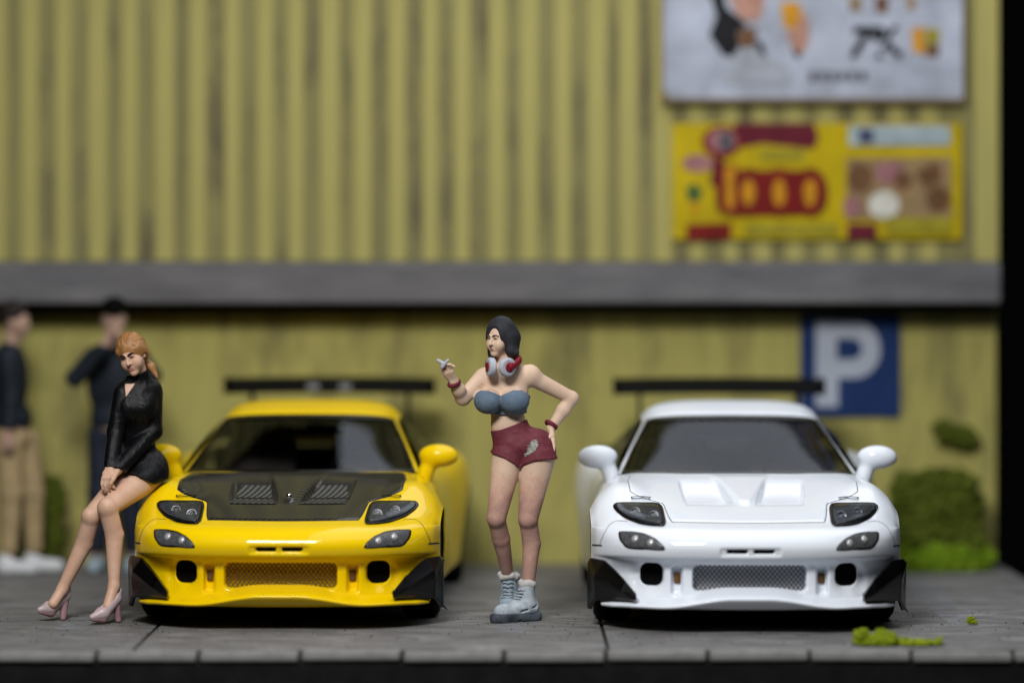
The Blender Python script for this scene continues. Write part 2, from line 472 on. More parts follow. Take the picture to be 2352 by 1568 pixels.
def sdf_obj(name, S, lo, hi, h, mat, parent, relax=1):
    V, Q = polygonise(S, lo, hi, h)
    org = np.array(parent.location) if parent else np.zeros(3)
    if not len(V): print('EMPTY SDF', name); V = np.zeros((3, 3)); Q = np.array([[0, 1, 2, 2]])
    me = bpy.data.meshes.new(name)
    V = V-org
    me.vertices.add(len(V)); me.vertices.foreach_set('co', V.astype(np.float32).ravel())
    me.loops.add(len(Q)*4); me.loops.foreach_set('vertex_index', Q.astype(np.int32).ravel())
    me.polygons.add(len(Q)); me.polygons.foreach_set('loop_start', np.arange(0, len(Q)*4, 4, dtype=np.int32))
    me.update(calc_edges=True)
    me.polygons.foreach_set('use_smooth', [True]*len(Q))
    me.materials.append(M[mat])
    o = bpy.data.objects.new(name, me); C.objects.link(o); o.parent = parent
    return o
def rot(yaw=0, pitch=0, roll=0):
    """head frame: columns are the local axes; yaw about z, pitch forward, roll sideways"""
    return np.array(Matrix.Rotation(yaw, 3, 'Z') @ Matrix.Rotation(roll, 3, 'Y') @ Matrix.Rotation(pitch, 3, 'X'))
class Head:
    """places primitives given in a face frame (-y is where the face looks)"""
    def __init__(s, c, R, k=1.0): s.c = np.asarray(c, float); s.R = R; s.k = k
    def p(s, q): return s.c+s.R@(np.asarray(q, float)*s.k)
    def seg(s, a, b, ra, rb): return seg(s.p(a), s.p(b), ra*s.k, rb*s.k)
    def ell(s, c, r): return ell(s.p(c), np.asarray(r)*s.k, s.R)
    def box(s, c, h, r): return rbox(s.p(c), np.asarray(h)*s.k, r*s.k, s.R)
    def plane(s, pt, n): return plane(s.p(pt), s.R@np.asarray(n, float))
    def skull(s, S, neck):
        S.add(s.ell((0, .018, .03), (.076, .092, .092)), .03)
        S.add(s.ell((0, -.022, -.045), (.058, .062, .066)), .045)
        S.add(s.ell((0, -.062, -.096), (.022, .02, .018)), .025)
        S.add(s.ell((.038, -.052, -.03), (.026, .026, .03)), .03); S.add(s.ell((-.038, -.052, -.03), (.026, .026, .03)), .03)
        for e in (-1, 1):
            S.sub(s.ell((e*.030, -.098, .014), (.020, .022, .012)), .012)
            S.add(s.ell((e*.030, -.070, .012), (.016, .014, .0085)), .006)
            S.add(s.seg((e*.012, -.082, .030), (e*.044, -.072, .032), .007, .006), .010)
            S.add(s.ell((e*.076, .012, -.005), (.010, .018, .028)), .006)
        S.add(s.seg((0, -.078, .020), (0, -.104, -.022), .007, .0115), .008)
        S.add(s.ell((.011, -.092, -.024), (.008, .009, .007)), .006); S.add(s.ell((-.011, -.092, -.024), (.008, .009, .007)), .006)
        S.add(s.seg((-.016, -.080, -.056), (.016, -.080, -.056), .006, .006), .008)
        S.add(s.seg((-.013, -.080, -.066), (.013, -.080, -.066), .006, .006), .008)
        S.sub(s.seg((-.019, -.089, -.0608), (.019, -.089, -.0608), .0022, .0022), .004)
        S.add(seg(s.p((0, .03, -.06)), neck, .045*s.k, .05*s.k), .03)
    def face_paint(s, parent, brow='hair_black', lip='lip_red', eye=True, brow_w=1.0):
        for e in (-1, 1):
            V, Fc = tube_mesh([s.p((e*x_, y_, z_)) for x_, y_, z_ in ((.010, -.089, .029), (.024, -.089, .038), (.038, -.081, .039), (.050, -.069, .032))], [.003*s.k*brow_w, .0045*s.k*brow_w, .0042*s.k*brow_w, .002*s.k], 6)
            link('eyebrow', V, Fc, brow, parent, True, None).location = -Vector(parent.location)
            if eye:
                V, Fc = tube_mesh([s.p((e*x_, y_, z_)) for x_, y_, z_ in ((.016, -.079, .010), (.024, -.0845, .016), (.034, -.0835, .017), (.045, -.074, .012))], [.002*s.k, .0034*s.k, .0034*s.k, .002*s.k], 6)
                link('eyelid', V, Fc, 'eye_dark', parent, True).location = -Vector(parent.location)
        L = Sdf(); L.add(s.seg((-.014, -.0815, -.0555), (.014, -.0815, -.0555), .0062, .0062), 0); L.add(s.seg((-.011, -.0815, -.0665), (.011, -.0815, -.0665), .0064, .0064), .003)
        sdf_obj('lips', L, s.p((0, -.08, -.06))-.03*s.k, s.p((0, -.08, -.06))+.03*s.k, .003, lip, parent)
def hand(S, wrist, palm, fdir, side, bend, spread=0.6, k=1.0, r=.0085, thumb=None):
    """palm segment plus four unequal bent fingers and a thumb; side = across the knuckles, bend = curl direction"""
    wrist, palm = np.asarray(wrist, float), np.asarray(palm, float)
    fdir, side, bend = [np.asarray(a, float)/np.linalg.norm(a) for a in (fdir, side, bend)]
    for u in (-.024, -.008, .008, .024):
        S.add(seg(wrist+side*u*.5*k, palm+side*u*k, .016*k, .014*k), .010)
    for u, L, b in ((-.027, .034, .5), (-.009, .042, .6), (.009, .039, .7), (.027, .030, .8)):
        a = palm+side*u*k*1.08
        d = fdir+side*u*spread*8
        j1 = a+d*L*k; d2 = fdir*(1-b)+bend*b; d2 /= np.linalg.norm(d2); j2 = j1+d2*L*.8*k
        d3 = fdir*(.3-b)+bend*1.0; d3 /= np.linalg.norm(d3); j3 = j2+d3*L*.45*k
        S.add(seg(a, j1, r*1.15*k, r*1.05*k), .005); S.add(seg(j1, j2, r*1.02*k, r*.92*k), .002); S.add(seg(j2, j3, r*.92*k, r*.72*k), .002)
    if thumb is not None:
        th = np.asarray(thumb, float)/np.linalg.norm(thumb)
        a = wrist*.45+palm*.55-side*.024*k
        b = a+th*.036*k; c = b+(th*.6+bend*.3+fdir*.4)*.030*k
        S.add(seg(a, b, r*1.5*k, r*1.2*k), .012); S.add(seg(b, c, r*1.2*k, r*.85*k), .003)

# figure paints
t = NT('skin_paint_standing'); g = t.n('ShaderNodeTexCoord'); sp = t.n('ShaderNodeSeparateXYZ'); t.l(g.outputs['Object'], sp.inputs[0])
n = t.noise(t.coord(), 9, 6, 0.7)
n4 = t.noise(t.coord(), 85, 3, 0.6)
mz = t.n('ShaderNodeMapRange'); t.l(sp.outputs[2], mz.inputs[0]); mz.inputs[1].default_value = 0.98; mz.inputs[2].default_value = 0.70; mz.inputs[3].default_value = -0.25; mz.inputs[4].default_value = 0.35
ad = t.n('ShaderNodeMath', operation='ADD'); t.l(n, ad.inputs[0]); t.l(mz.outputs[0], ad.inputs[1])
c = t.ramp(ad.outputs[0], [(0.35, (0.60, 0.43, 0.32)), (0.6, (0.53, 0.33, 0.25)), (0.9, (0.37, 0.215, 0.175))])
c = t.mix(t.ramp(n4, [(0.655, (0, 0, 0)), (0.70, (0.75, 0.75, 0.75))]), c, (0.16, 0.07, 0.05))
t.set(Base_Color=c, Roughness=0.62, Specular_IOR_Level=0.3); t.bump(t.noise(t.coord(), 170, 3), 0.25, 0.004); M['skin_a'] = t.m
t = NT('skin_paint_seated'); n = t.noise(t.coord(), 8, 5, 0.65)
w = t.n('ShaderNodeTexWave', wave_type='BANDS', bands_direction='Z'); w.inputs['Scale'].default_value = 28; w.inputs['Distortion'].default_value = 2.0; w.inputs['Detail'].default_value = 2; w.inputs['Detail Scale'].default_value = 1.5
t.l(t.coord(), w.inputs[0])
t.set(Base_Color=t.ramp(n, [(0.3, (0.50, 0.30, 0.21)), (0.7, (0.60, 0.39, 0.28))]), Roughness=0.5, Specular_IOR_Level=0.35)
wm = t.n('ShaderNodeMath', operation='MULTIPLY'); t.l(w.outputs[1], wm.inputs[0]); sz = t.n('ShaderNodeSeparateXYZ'); t.l(t.coord(), sz.inputs[0]); lm = t.n('ShaderNodeMath', operation='LESS_THAN'); t.l(sz.outputs[2], lm.inputs[0]); lm.inputs[1].default_value = 0.80; t.l(lm.outputs[0], wm.inputs[1])
t.bump(wm.outputs[0], 0.10, 0.003); M['skin_b'] = t.m
M['skin_c'] = plain('skin_paint_men', (0.38, 0.25, 0.19), 0.6)
M['hair_black'] = painted('hair_black', (0.016, 0.017, 0.022), (0.03, 0.031, 0.038), 0.5, 20, 0.62, 0.3, (1, 1, .3))
M['eye_dark'] = plain('eye_dark', (0.006, 0.005, 0.006), 0.5)
M['lip_red'] = plain('lip_red', (0.25, 0.02, 0.03), 0.5)
M['lip_pink'] = plain('lip_pink', (0.36, 0.14, 0.13), 0.5)
M['denim_blue'] = painted('bra_blue', (0.13, 0.18, 0.245), (0.085, 0.12, 0.165), 0.4, 22, 0.75, 0.3, (1, 1, 2.5), (0.03, 0.045, 0.06))
M['shorts_red'] = painted('shorts_red', (0.105, 0.014, 0.026), (0.16, 0.04, 0.052), 0.4, 14, 0.6, 0.35, (1, 1, 2.5), fold=13)
M['scuff_grey'] = plain('scuff_grey', (0.27, 0.27, 0.245), 0.7, var=0.6, scale=45)
M['white_resin'] = painted('white_resin', (0.45, 0.46, 0.51), (0.31, 0.33, 0.38), 0.4, 30, 0.6, 0.2)
M['phone_red'] = plain('headphone_red', (0.19, 0.012, 0.022), 0.5, var=0.25)
M['band_red'] = plain('wristband_red', (0.13, 0.018, 0.03), 0.6, var=0.2)
M['shoe_grey'] = painted('shoe_grey_blue', (0.46, 0.50, 0.54), (0.22, 0.27, 0.32), 0.35, 22, 0.65, 0.3)
M['shoe_blue'] = painted('shoe_blue', (0.22, 0.30, 0.37), (0.36, 0.44, 0.50), 0.35, 18, 0.65, 0.3, (1, 1, 4))
M['sole_dark'] = painted('sole_dark', (0.025, 0.03, 0.038), (0.085, 0.105, 0.13), 0.3, 14, 0.6, 0.3)
M['sock'] = painted('sock_white', (0.55, 0.53, 0.50), (0.38, 0.38, 0.38), 0.4, 24, 0.8, 0.4)
M['dress_black'] = painted('dress_black', (0.0025, 0.0025, 0.003), (0.005, 0.0055, 0.007), 0.5, 9, 0.30, 0.5, spec=0.17, fold=12)
M['hair_ginger'] = painted('hair_ginger', (0.37, 0.185, 0.065), (0.22, 0.095, 0.028), 0.4, 9, 0.42, 0.5, (5, 1, 2), spec=0.45, fold=11)
M['heel_pink'] = painted('heel_pink', (0.47, 0.38, 0.385), (0.40, 0.29, 0.30), 0.4, 16, 0.4, 0.15, spec=0.5)
M['heel_sole'] = plain('heel_sole_pink', (0.25, 0.15, 0.16), 0.5)
M['jacket_navy'] = plain('jacket_navy', (0.014, 0.019, 0.027), 0.6, var=0.4, scale=6)
M['trouser_navy'] = plain('trouser_navy', (0.016, 0.02, 0.032), 0.7, var=0.4, scale=6)
M['trouser_khaki'] = plain('trouser_khaki', (0.36, 0.27, 0.145), 0.75, var=0.2, scale=8)
M['shoe_white'] = plain('shoe_white', (0.58, 0.60, 0.62), 0.6)
M['hair_dark'] = plain('hair_dark', (0.02, 0.016, 0.014), 0.6)

# ------------------------------------------------------------------ standing figure between the cars
def zcut(xs, zs, above=True):
    xs = np.asarray(xs, float); zs = np.asarray(zs, float); o = np.argsort(xs); xs, zs = xs[o], zs[o]
    return (lambda p: (np.interp(p[..., 0], xs, zs)-p[..., 2])*.9) if above else (lambda p: (p[..., 2]-np.interp(p[..., 0], xs, zs))*.9)
def xz(pts, y): q = [at(a, b, y) for a, b in pts]; return [p[0] for p in q], [p[2] for p in q]

def standing_woman():
    Y0 = 0.59
    A = lambda px, py, dy=0.0: at(px, py, Y0+dy)
    root = thing('person', 'dark bobbed woman figure in blue bandeau and red shorts with headphones round her neck', 'person', (A(1190, 1425)[0], Y0, 0))
    lo, hi = np.array(root.location)-(.72, .55, .03), np.array(root.location)+(.52, .6, 1.98)
    R = rot(-0.68, 0.10, 0.04); Hd = Head(A(1147, 779, -.03), R, .88)
    S = Sdf()
    # torso
    core = Sdf()
    core.add(ell(A(1160, 897, .0), (.142, .098, .165)), 0)
    core.add(seg(A(1118, 862, .0), A(1216, 858, .01), .050, .052), .05)
    core.add(ell(A(1168, 975, .0), (.108, .082, .11)), .06)
    core.add(ell(A(1196, 1022, .01), (.158, .115, .10)), .06)
    core.add(ell(A(1236, 1030, .05), (.10, .11, .11)), .05)
    brL, brR = ell(A(1121, 920, -.105), (.080, .080, .074)), ell(A(1181, 920, -.105), (.086, .082, .075))
    core.add(brL, .025); core.add(brR, .025)
    thL, thR = seg(A(1166, 1050, -.01), A(1140, 1190, -.07), .098, .058), seg(A(1234, 1052, .0), A(1213, 1192, -.04), .110, .060)
    core.add(thL, .02); core.add(thR, .02)
    S.items += core.items
    S.sub(seg(A(1151, 880, -.14), A(1151, 905, -.19), .004, .006), .02)
    Hd.skull(S, A(1163, 846, .015))
    S.add(seg(A(1160, 825, .01), A(1166, 862, .02), .044, .055), .035)
    # legs
    S.add(ell(A(1139, 1188, -.082), (.046, .042, .05)), .016)
    S.add(seg(A(1140, 1190, -.06), A(1151, 1236, .02), .055, .0545), .014); S.add(seg(A(1151, 1236, .02), A(1167, 1322, .17), .0545, .035), .01)
    S.add(ell(A(1212, 1193, -.062), (.046, .042, .048)), .016)
    S.add(seg(A(1213, 1192, -.03), A(1221, 1248, .02), .057, .0555), .014); S.add(seg(A(1221, 1248, .02), A(1213, 1345, .01), .0555, .037), .01)
    # the raised arm
    sh, el, wr = A(1106, 868, .0), A(1063, 914, -.10), A(1043, 876, -.20)
    S.add(seg(sh, el, .050, .043), .035); S.add(seg(el, (el+wr)/2, .044, .040), .02); S.add(seg((el+wr)/2, wr, .040, .029), .02)
    hand(S, wr, A(1030, 855, -.235), (-.45, -.25, .80), (.75, -.5, .2), (.55, -.55, .1), .5, 1.0, .0092, (-.45, -.6, .6))
    # the arm on the hip
    sh, el, wr = A(1220, 866, .015), A(1313, 914, .10), A(1265, 983, .06)
    S.add(ell(A(1219, 861, .01), (.056, .055, .056)), .03)
    S.add(seg(sh, el, .053, .040), .03); S.add(seg(el, (el*.6+wr*.4), .041, .041), .02); S.add(seg((el*.6+wr*.4), wr, .041, .028), .02)
    hand(S, wr, A(1268, 1014, .02), (.18, -.25, -1), (-.15, .9, -.2), (-.35, -.3, -.9), .35, 1.05, .0092, (-.6, -.7, -.5))
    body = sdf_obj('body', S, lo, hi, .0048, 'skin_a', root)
    Hd.face_paint(root, 'hair_black', 'lip_red', True, 1.0)
    # hair
    H = Sdf()
    H.add(Hd.ell((0, .026, .038), (.106, .110, .122)), 0)
    H.add(Hd.seg((.082, .022, .01), (.088, .014, -.075), .036, .034), .03); H.add(Hd.seg((.088, .018, -.075), (.116, .030, -.092), .032, .026), .02)
    H.add(Hd.seg((-.080, .010, .01), (-.074, -.005, -.112), .034, .024), .03)
    H.add(Hd.seg((-.035, .085, .0), (-.03, .075, -.07), .06, .048), .04); H.add(Hd.seg((.045, .085, .0), (.055, .070, -.07), .06, .048), .04)
    H.sub(Hd.ell((.006, -.135, -.032), (.074, .112, .118)), .012)
    H.sub(Hd.ell((.012, -.10, .03), (.05, .06, .075)), .012)
    for u in (-.06, -.03, 0.01, .04, .07):
        H.sub(Hd.seg((u*.5, -.04, .168), (u*1.55, .03, .06), .003, .003), .008)
    sdf_obj('hair', H, Hd.c-.22, Hd.c+.2, .0045, 'hair_black', root)
    # bandeau
    Bn = Sdf(); Bn.items += [(lambda p, f=f, g=(.007 if i_ > 4 else .016): f(p)-g, (k if i_ < 5 else .012), op) for i_, (f, k, op) in enumerate(core.items[:7])]
    xs, zs = xz([(1080, 903), (1092, 902), (1104, 897), (1122, 897), (1138, 903), (1150, 909), (1160, 904), (1178, 896), (1198, 896), (1213, 907), (1222, 912)], Y0-.17)
    Bn.cut(zcut(xs, zs, False), .006); Bn.cut(plane(A(1150, 953, -.1), (.0, .10, -1)), .006)
    Bn.sub(seg(A(1151, 915, -.21), A(1152, 940, -.20), .012, .008), .018)
    sdf_obj('bandeau_top', Bn, lo, hi, .0048, 'denim_blue', root)
    # shorts
    Sh = Sdf(); Sh.items += [(lambda p, f=f: f(p)-.009, k, op) for f, k, op in core.items[2:5]+core.items[7:]]
    xs, zs = xz([(1120, 992), (1150, 987), (1180, 976), (1212, 963), (1240, 968)], Y0-.1)
    Sh.cut(zcut(xs, zs, False), .006)
    xs, zs = xz([(1120, 1038), (1136, 1044), (1160, 1052), (1180, 1064), (1193, 1076), (1202, 1068), (1225, 1059), (1250, 1056), (1285, 1056)], Y0-.1)
    Sh.cut(zcut(xs, zs, True), .006)
    for a_, b_ in (((1198, 1000, -.16), (1196, 1072, -.16)), ((1142, 1010, -.13), (1168, 1020, -.15)), ((1145, 1030, -.13), (1180, 1038, -.15)), ((1230, 1018, -.13), (1262, 1030, -.10)), ((1225, 1000, -.13), (1205, 1040, -.16))):
        Sh.sub(seg(A(*a_), A(*b_), .004, .004), .014)
    sho = sdf_obj('shorts', Sh, lo, hi, .0048, 'shorts_red', root)
    hemL = Sdf(); hemL.items += [(lambda p, f=f: f(p)-.0135, k, op) for f, k, op in core.items[2:5]+core.items[7:]]
    hemL.cut(zcut(xs, zs, True), .004); hemL.cut(zcut(xs, [z+.022 for z in zs], False), .004)
    sdf_obj('hem', hemL, lo, hi, .0048, 'shorts_red', sho).location = -Vector(root.location)
    # grey scuff worn through on the thigh of the shorts
    dg = bpy.context.evaluated_depsgraph_get(); dg.update()
    bvh = BVHTree.FromPolygons([v.co+root.location for v in sho.data.vertices], [p.vertices[:] for p in sho.data.polygons])
    def on(px, py):
        o_ = Vector(A(px, py, -.8)); dd = (Vector(A(px, py, .3))-o_).normalized(); h = bvh.ray_cast(o_, dd)
        return h[0]+h[1]*.0022*(1 if h[1].y < 0 else -1) if h[0] else Vector(A(px, py, -.1))
    V, Fc = [], []; NRW = 26
    for v_ in range(NRW+1):
        f = v_/NRW; yy = 1010+37*f; jl, jr = random.uniform(-3.5, 3), random.uniform(-3, 4)
        xl = np.interp(f, [0, .3, .55, .8, 1], [1222, 1213, 1212, 1206, 1204])+jl; xr = np.interp(f, [0, .3, .5, .8, 1], [1231, 1234, 1235, 1225, 1211])+jr
        for u in range(7): V.append(on(xl+(xr-xl)*u/6, yy-(u-3)*.55))
        if v_:
            for u in range(6): Fc.append(((v_-1)*7+u, (v_-1)*7+u+1, v_*7+u+1, v_*7+u))
    o = link('scuff', V, Fc, 'scuff_grey', root); o.location = -Vector(root.location)
    # wrist bands
    for p, d_, r in ((A(1043, 880, -.19), np.array((-.35, -.4, .9)), .034), (A(1266, 975, .063), np.array((-.6, -.3, -.9)), .036)):
        d_ = d_/np.linalg.norm(d_); W = Sdf(); W.add(lambda q, p=p, d_=d_, r=r: np.hypot(np.linalg.norm((q-p)-((q-p)@d_)[..., None]*d_, axis=-1)-r, ((q-p)@d_)*.72)-.0095, 0)
        sdf_obj('wristband', W, p-.07, p+.07, .004, 'band_red', root)
    # shoes: near foot in front, far foot behind it
    def shoe(ank, toe, heel, mat, sock_r, lace_n, hi_c):
        U = Sdf(); g = Vector((0, 0, 1))
        U.add(seg(toe+(0, 0, .060), (toe+heel)/2+(0, 0, .068), .050, .053), 0); U.add(seg((toe+heel)/2+(0, 0, .076), heel+(0, 0, .08), .052, .050), .03)
        U.add(seg(heel*.8+toe*.2+(0, 0, .08), ank, .054, .050), .045)
        U.cut(plane((0, 0, .048), (0, 0, -1)), .003)
        sp_ = ank-toe; n_ = np.array((toe-heel)[:2].tolist()+[0.0]); n_ /= np.linalg.norm(n_)
        U.cut(plane(ank, (0, 0, 1)), .006)
        sd_ = np.array((-n_[1], n_[0], 0))
        U.sub(seg(heel*.5+toe*.5+sd_*.052+(0, 0, .065), heel+sd_*.05+(0, 0, .09), .006, .006), .012); U.sub(seg(heel*.5+toe*.5-sd_*.052+(0, 0, .065), heel-sd_*.05+(0, 0, .09), .006, .006), .012)
        u = sdf_obj('shoe', U, np.minimum(toe, heel)-.12, np.maximum(np.maximum(toe, heel), ank)+.12, .0048, mat, root)
        So = Sdf(); So.add(seg(toe+n_*.010+(0, 0, .026), heel-n_*.010+(0, 0, .024), .064, .058), 0); So.cut(plane((0, 0, .056), (0, 0, 1)), .012); So.cut(plane((0, 0, .001), (0, 0, -1)), .006)
        So.sub(seg(toe*.55+heel*.45+sd_*.06+(0, 0, .0), toe*.55+heel*.45-sd_*.06+(0, 0, .0), .014, .014), .01)
        so = sdf_obj('sole', So, np.minimum(toe, heel)-.12, np.maximum(toe, heel)+.12, .0048, 'sole_dark', root)
        for i in range(lace_n):
            f = (i+.6)/lace_n
            c_ = (toe*.62+heel*.38+np.array((0, 0, .095)))*(1-f)+(ank+n_*.045-np.array((0, 0, .03)))*f+n_*.012
            pts = [c_+sd_*.034*(w-2)/2-n_*abs(w-2)**2*.004+np.array((0, 0, .006*(w % 2))) for w in range(5)]
            V, Fc = tube_mesh(pts, .0042, 6); o = link('lace', V, Fc, 'shoe_grey', root); o.location = -Vector(root.location)
        K = Sdf()
        for k in range(10):
            a_ = 2*math.pi*k/10; K.add(ell(ank+np.array((math.cos(a_)*sock_r, math.sin(a_)*sock_r, -.004+.006*(k % 3))), (.020, .020, .022)), .022)
        sdf_obj('sock', K, ank-.13, ank+.13, .0048, 'sock', root)
    d = lambda px, py, dy: np.array((A(px, 1400, dy)[0], Y0+dy, 0.0))
    shoe(A(1211, 1340, .01), d(1152, 0, -.10), d(1220, 0, .03), 'shoe_grey', .034, 6, 0)
    shoe(A(1169, 1322, .19), d(1161, 0, .03), d(1172, 0, .24), 'shoe_blue', .052, 6, 0)
    return root, A, Hd
woman, WA, WH = standing_woman()

# headphones worn round the neck
hp = thing('headphones', 'white and red headphones hanging round the neck of the figure in red shorts', 'headphones', WA(1158, 842, -.1))
def cup(c, nrm, r):
    nrm = np.asarray(nrm, float)/np.linalg.norm(nrm); K = Sdf()
    def ring(q):
        a_ = (q-c)@nrm; rad = np.linalg.norm((q-c)-a_[..., None]*nrm, axis=-1)
        return np.hypot(np.maximum(np.abs(rad-r*.66)-.006, 0), np.maximum(np.abs(a_)-.006, 0))-r*.30
    K.add(ring, 0); sdf_obj('ear_cup', K, c-.1, c+.1, .004, 'white_resin', hp)
    D = Sdf(); D.add(lambda q: np.maximum(np.linalg.norm((q-c)-((q-c)@nrm)[..., None]*nrm, axis=-1)-r*.5, np.abs((q-c)@nrm-.012)-.014)-.002, 0)
    return sdf_obj('ear_cap', D, c-.1, c+.1, .004, 'phone_red', hp)
cL, cR = WA(1128, 843, -.155), WA(1165, 843, -.165)
cup(cL, (-.93, -.30, .05), .055); cup(cR, (.62, -.78, -.05), .055)
pts = [cR+(.012, -.02, .0), WA(1184, 836, -.12), WA(1192, 826, -.03), WA(1184, 822, .07), WA(1160, 822, .10), WA(1134, 826, .06), WA(1122, 834, -.05), cL+(-.016, .01, 0)]
from mathutils.geometry import interpolate_bezier
def smooth_path(P, n=6):
    P = [np.asarray(p, float) for p in P]; out = []
    for i in range(len(P)-1):
        p0, p1, p2, p3 = P[max(i-1, 0)], P[i], P[i+1], P[min(i+2, len(P)-1)]
        for k in range(n):
            u = k/n; out.append(.5*((2*p1)+(-p0+p2)*u+(2*p0-5*p1+4*p2-p3)*u*u+(-p0+3*p1-3*p2+p3)*u**3))
    out.append(P[-1]); return out
sp = smooth_path(pts); V, Fc = tube_mesh(sp, [.020]*len(sp), 10, False, 1.25)
o = link('headband', V, Fc, 'phone_red', hp); o.location = -Vector(hp.location)
# the white thing pinched in the raised hand
it = Sdf(); it.add(seg(WA(1006, 827, -.27), WA(1020, 836, -.27), .010, .013), 0); it.add(seg(WA(1029, 827, -.28), WA(1016, 842, -.27), .009, .013), .006)
itr = thing('held_item', 'small white item pinched in the raised fingers of the figure in red shorts', 'held item', WA(1020, 836, -.27))
sdf_obj('white_tip', it, np.array(itr.location)-.09, np.array(itr.location)+.09, .004, 'white_resin', itr)

# ------------------------------------------------------------------ seated figure leaning on the yellow fender
def seated_woman():
    A = lambda px, py, y: at(px, py, y)
    root = thing('person', 'ginger ponytailed woman figure in black dress leaning on the yellow car', 'person', (at(235, 1425, .5)[0], .5, 0))
    lo, hi = at(60, 1440, .5)+(0, -.45, -.02), at(410, 740, .5)+(.1, .9, .05)
    R = rot(-0.30, 0.30, -0.24); Hd = Head(A(304, 818, .74), R, .96)
    S = Sdf()
    torso = Sdf()
    torso.add(ell(A(316, 925, .82), (.118, .088, .16)), 0)
    torso.add(seg(A(287, 897, .80), A(350, 893, .86), .044, .047), .05)
    torso.add(ell(A(318, 1000, .86), (.098, .078, .11)), .06)
    torso.add(ell(A(333, 1068, .90), (.125, .115, .105)), .06)
    torso.add(ell(A(297, 938, .755), (.054, .050, .060)), .05); torso.add(ell(A(330, 938, .775), (.054, .050, .060)), .05)
    arms = Sdf()
    for a_, b_, r1, r2 in ((A(282, 903, .78), A(266, 990, .75), .040, .033), (A(266, 990, .75), A(254, 1074, .63), .033, .027), (A(351, 905, .86), A(352, 990, .84), .045, .036), (A(352, 990, .84), A(268, 1082, .63), .037, .029)):
        arms.add(seg(a_, b_, r1, r2), .02)
    tr, tl = seg(A(345, 1092, .86), A(246, 1166, .50), .092, .060), seg(A(303, 1085, .84), A(209, 1186, .56), .086, .057)
    S.items += torso.items
    S.add(arms.items[0][0], .03); S.add(arms.items[1][0], .02); S.add(arms.items[2][0], .03); S.add(arms.items[3][0], .02)
    S.add(tl, .04); S.add(tr, .03)
    Hd.skull(S, A(322, 872, .81))
    S.add(seg(A(316, 850, .80), A(320, 885, .82), .042, .05), .03)
    S.add(ell(A(245, 1163, .475), (.050, .044, .052)), .016)
    S.add(seg(A(247, 1166, .50), A(263, 1228, .54), .058, .057), .014); S.add(seg(A(263, 1228, .54), A(262, 1345, .50), .057, .034), .01); S.add(seg(A(262, 1345, .50), A(248, 1392, .45), .034, .033), .02)
    S.add(ell(A(207, 1184, .535), (.048, .042, .05)), .016)
    S.add(seg(A(210, 1186, .56), A(194, 1246, .61), .056, .055), .014); S.add(seg(A(194, 1246, .61), A(143, 1352, .60), .055, .033), .01); S.add(seg(A(143, 1352, .60), A(122, 1385, .55), .033, .031), .02)
    # hands folded between the knees
    hand(S, A(252, 1074, .61), A(247, 1098, .555), (-.1, -.25, -1), (.9, -.3, 0), (.35, .25, -.6), .2, 1.05, .0095, (.5, -.6, -.8))
    hand(S, A(268, 1082, .62), A(256, 1102, .55), (-.5, -.2, -.9), (.4, -.75, .2), (-.2, .6, -.8), .2, 1.05, .0095, (-.5, -.5, .1))
    sdf_obj('body', S, lo, hi, .005, 'skin_b', root)
    Hd.face_paint(root, 'eye_dark', 'lip_pink', True, 1.25)
    # dress: torso, collar and sleeves
    D = Sdf(); g = .012
    D.items += [(lambda p, f=f: f(p)-g, k, op) for f, k, op in torso.items]
    D.add(seg(A(316, 846, .80), A(319, 888, .83), .068, .074), .02)
    D.add(lambda p: tr(p)-.024, .045); D.add(lambda p: tl(p)-.024, .045)
    D.cut(plane(A(318, 853, .80), (-.30, -.22, 1)), .006)
    hx, hz_ = xz([(240, 1076), (262, 1080), (284, 1082), (300, 1083), (318, 1087), (338, 1098), (356, 1111), (372, 1108), (400, 1095)], .80)
    D.cut(zcut(hx, hz_, True), .006)
    Ar = Sdf(); Ar.items += [(lambda p, f=f: f(p)-.018, k, op) for f, k, op in arms.items]
    Ar.cut(plane(A(252, 1076, .61), (-.05, -.5, -1)), .005); Ar.cut(plane(A(262, 1092, .585), (-.75, -.3, -.7)), .005)
    D.add(lambda p: Ar(p), .012)
    # keyhole below the collar
    kx = [A(284, 880, .7), A(309, 879, .7), A(288, 912, .7)]
    tri = np.array([(q[0], q[2]) for q in kx])
    def keyhole(p):
        d = np.full(p.shape[:-1], -9.0)
        for i in range(3):
            a_, b_ = tri[i], tri[(i+1) % 3]; e = b_-a_; n_ = np.array((e[1], -e[0]))/np.linalg.norm(e)
            if (tri.mean(0)-a_)@n_ > 0: n_ = -n_
            d = np.maximum(d, (p[..., 0]-a_[0])*n_[0]+(p[..., 2]-a_[1])*n_[1])
        return np.maximum(d, p[..., 1]-.80)
    D.sub(keyhole, .003)
    sdf_obj('dress', D, lo, hi, .005, 'dress_black', root)
    # hair swept back with a ponytail
    H = Sdf(); H.add(Hd.ell((0, .028, .042), (.098, .102, .112)), 0)
    H.add(Hd.seg((.066, -.025, .055), (.074, .045, -.01), .022, .026), .02); H.add(Hd.seg((-.066, -.03, .055), (-.072, .04, -.01), .022, .024), .02)
    H.add(Hd.ell((.02, .11, -.03), (.040, .035, .040)), .02)
    H.add(Hd.seg((.02, .11, -.06), (.055, .10, -.12), .024, .026), .015); H.add(Hd.seg((.055, .10, -.12), (.08, .075, -.19), .026, .010), .015)
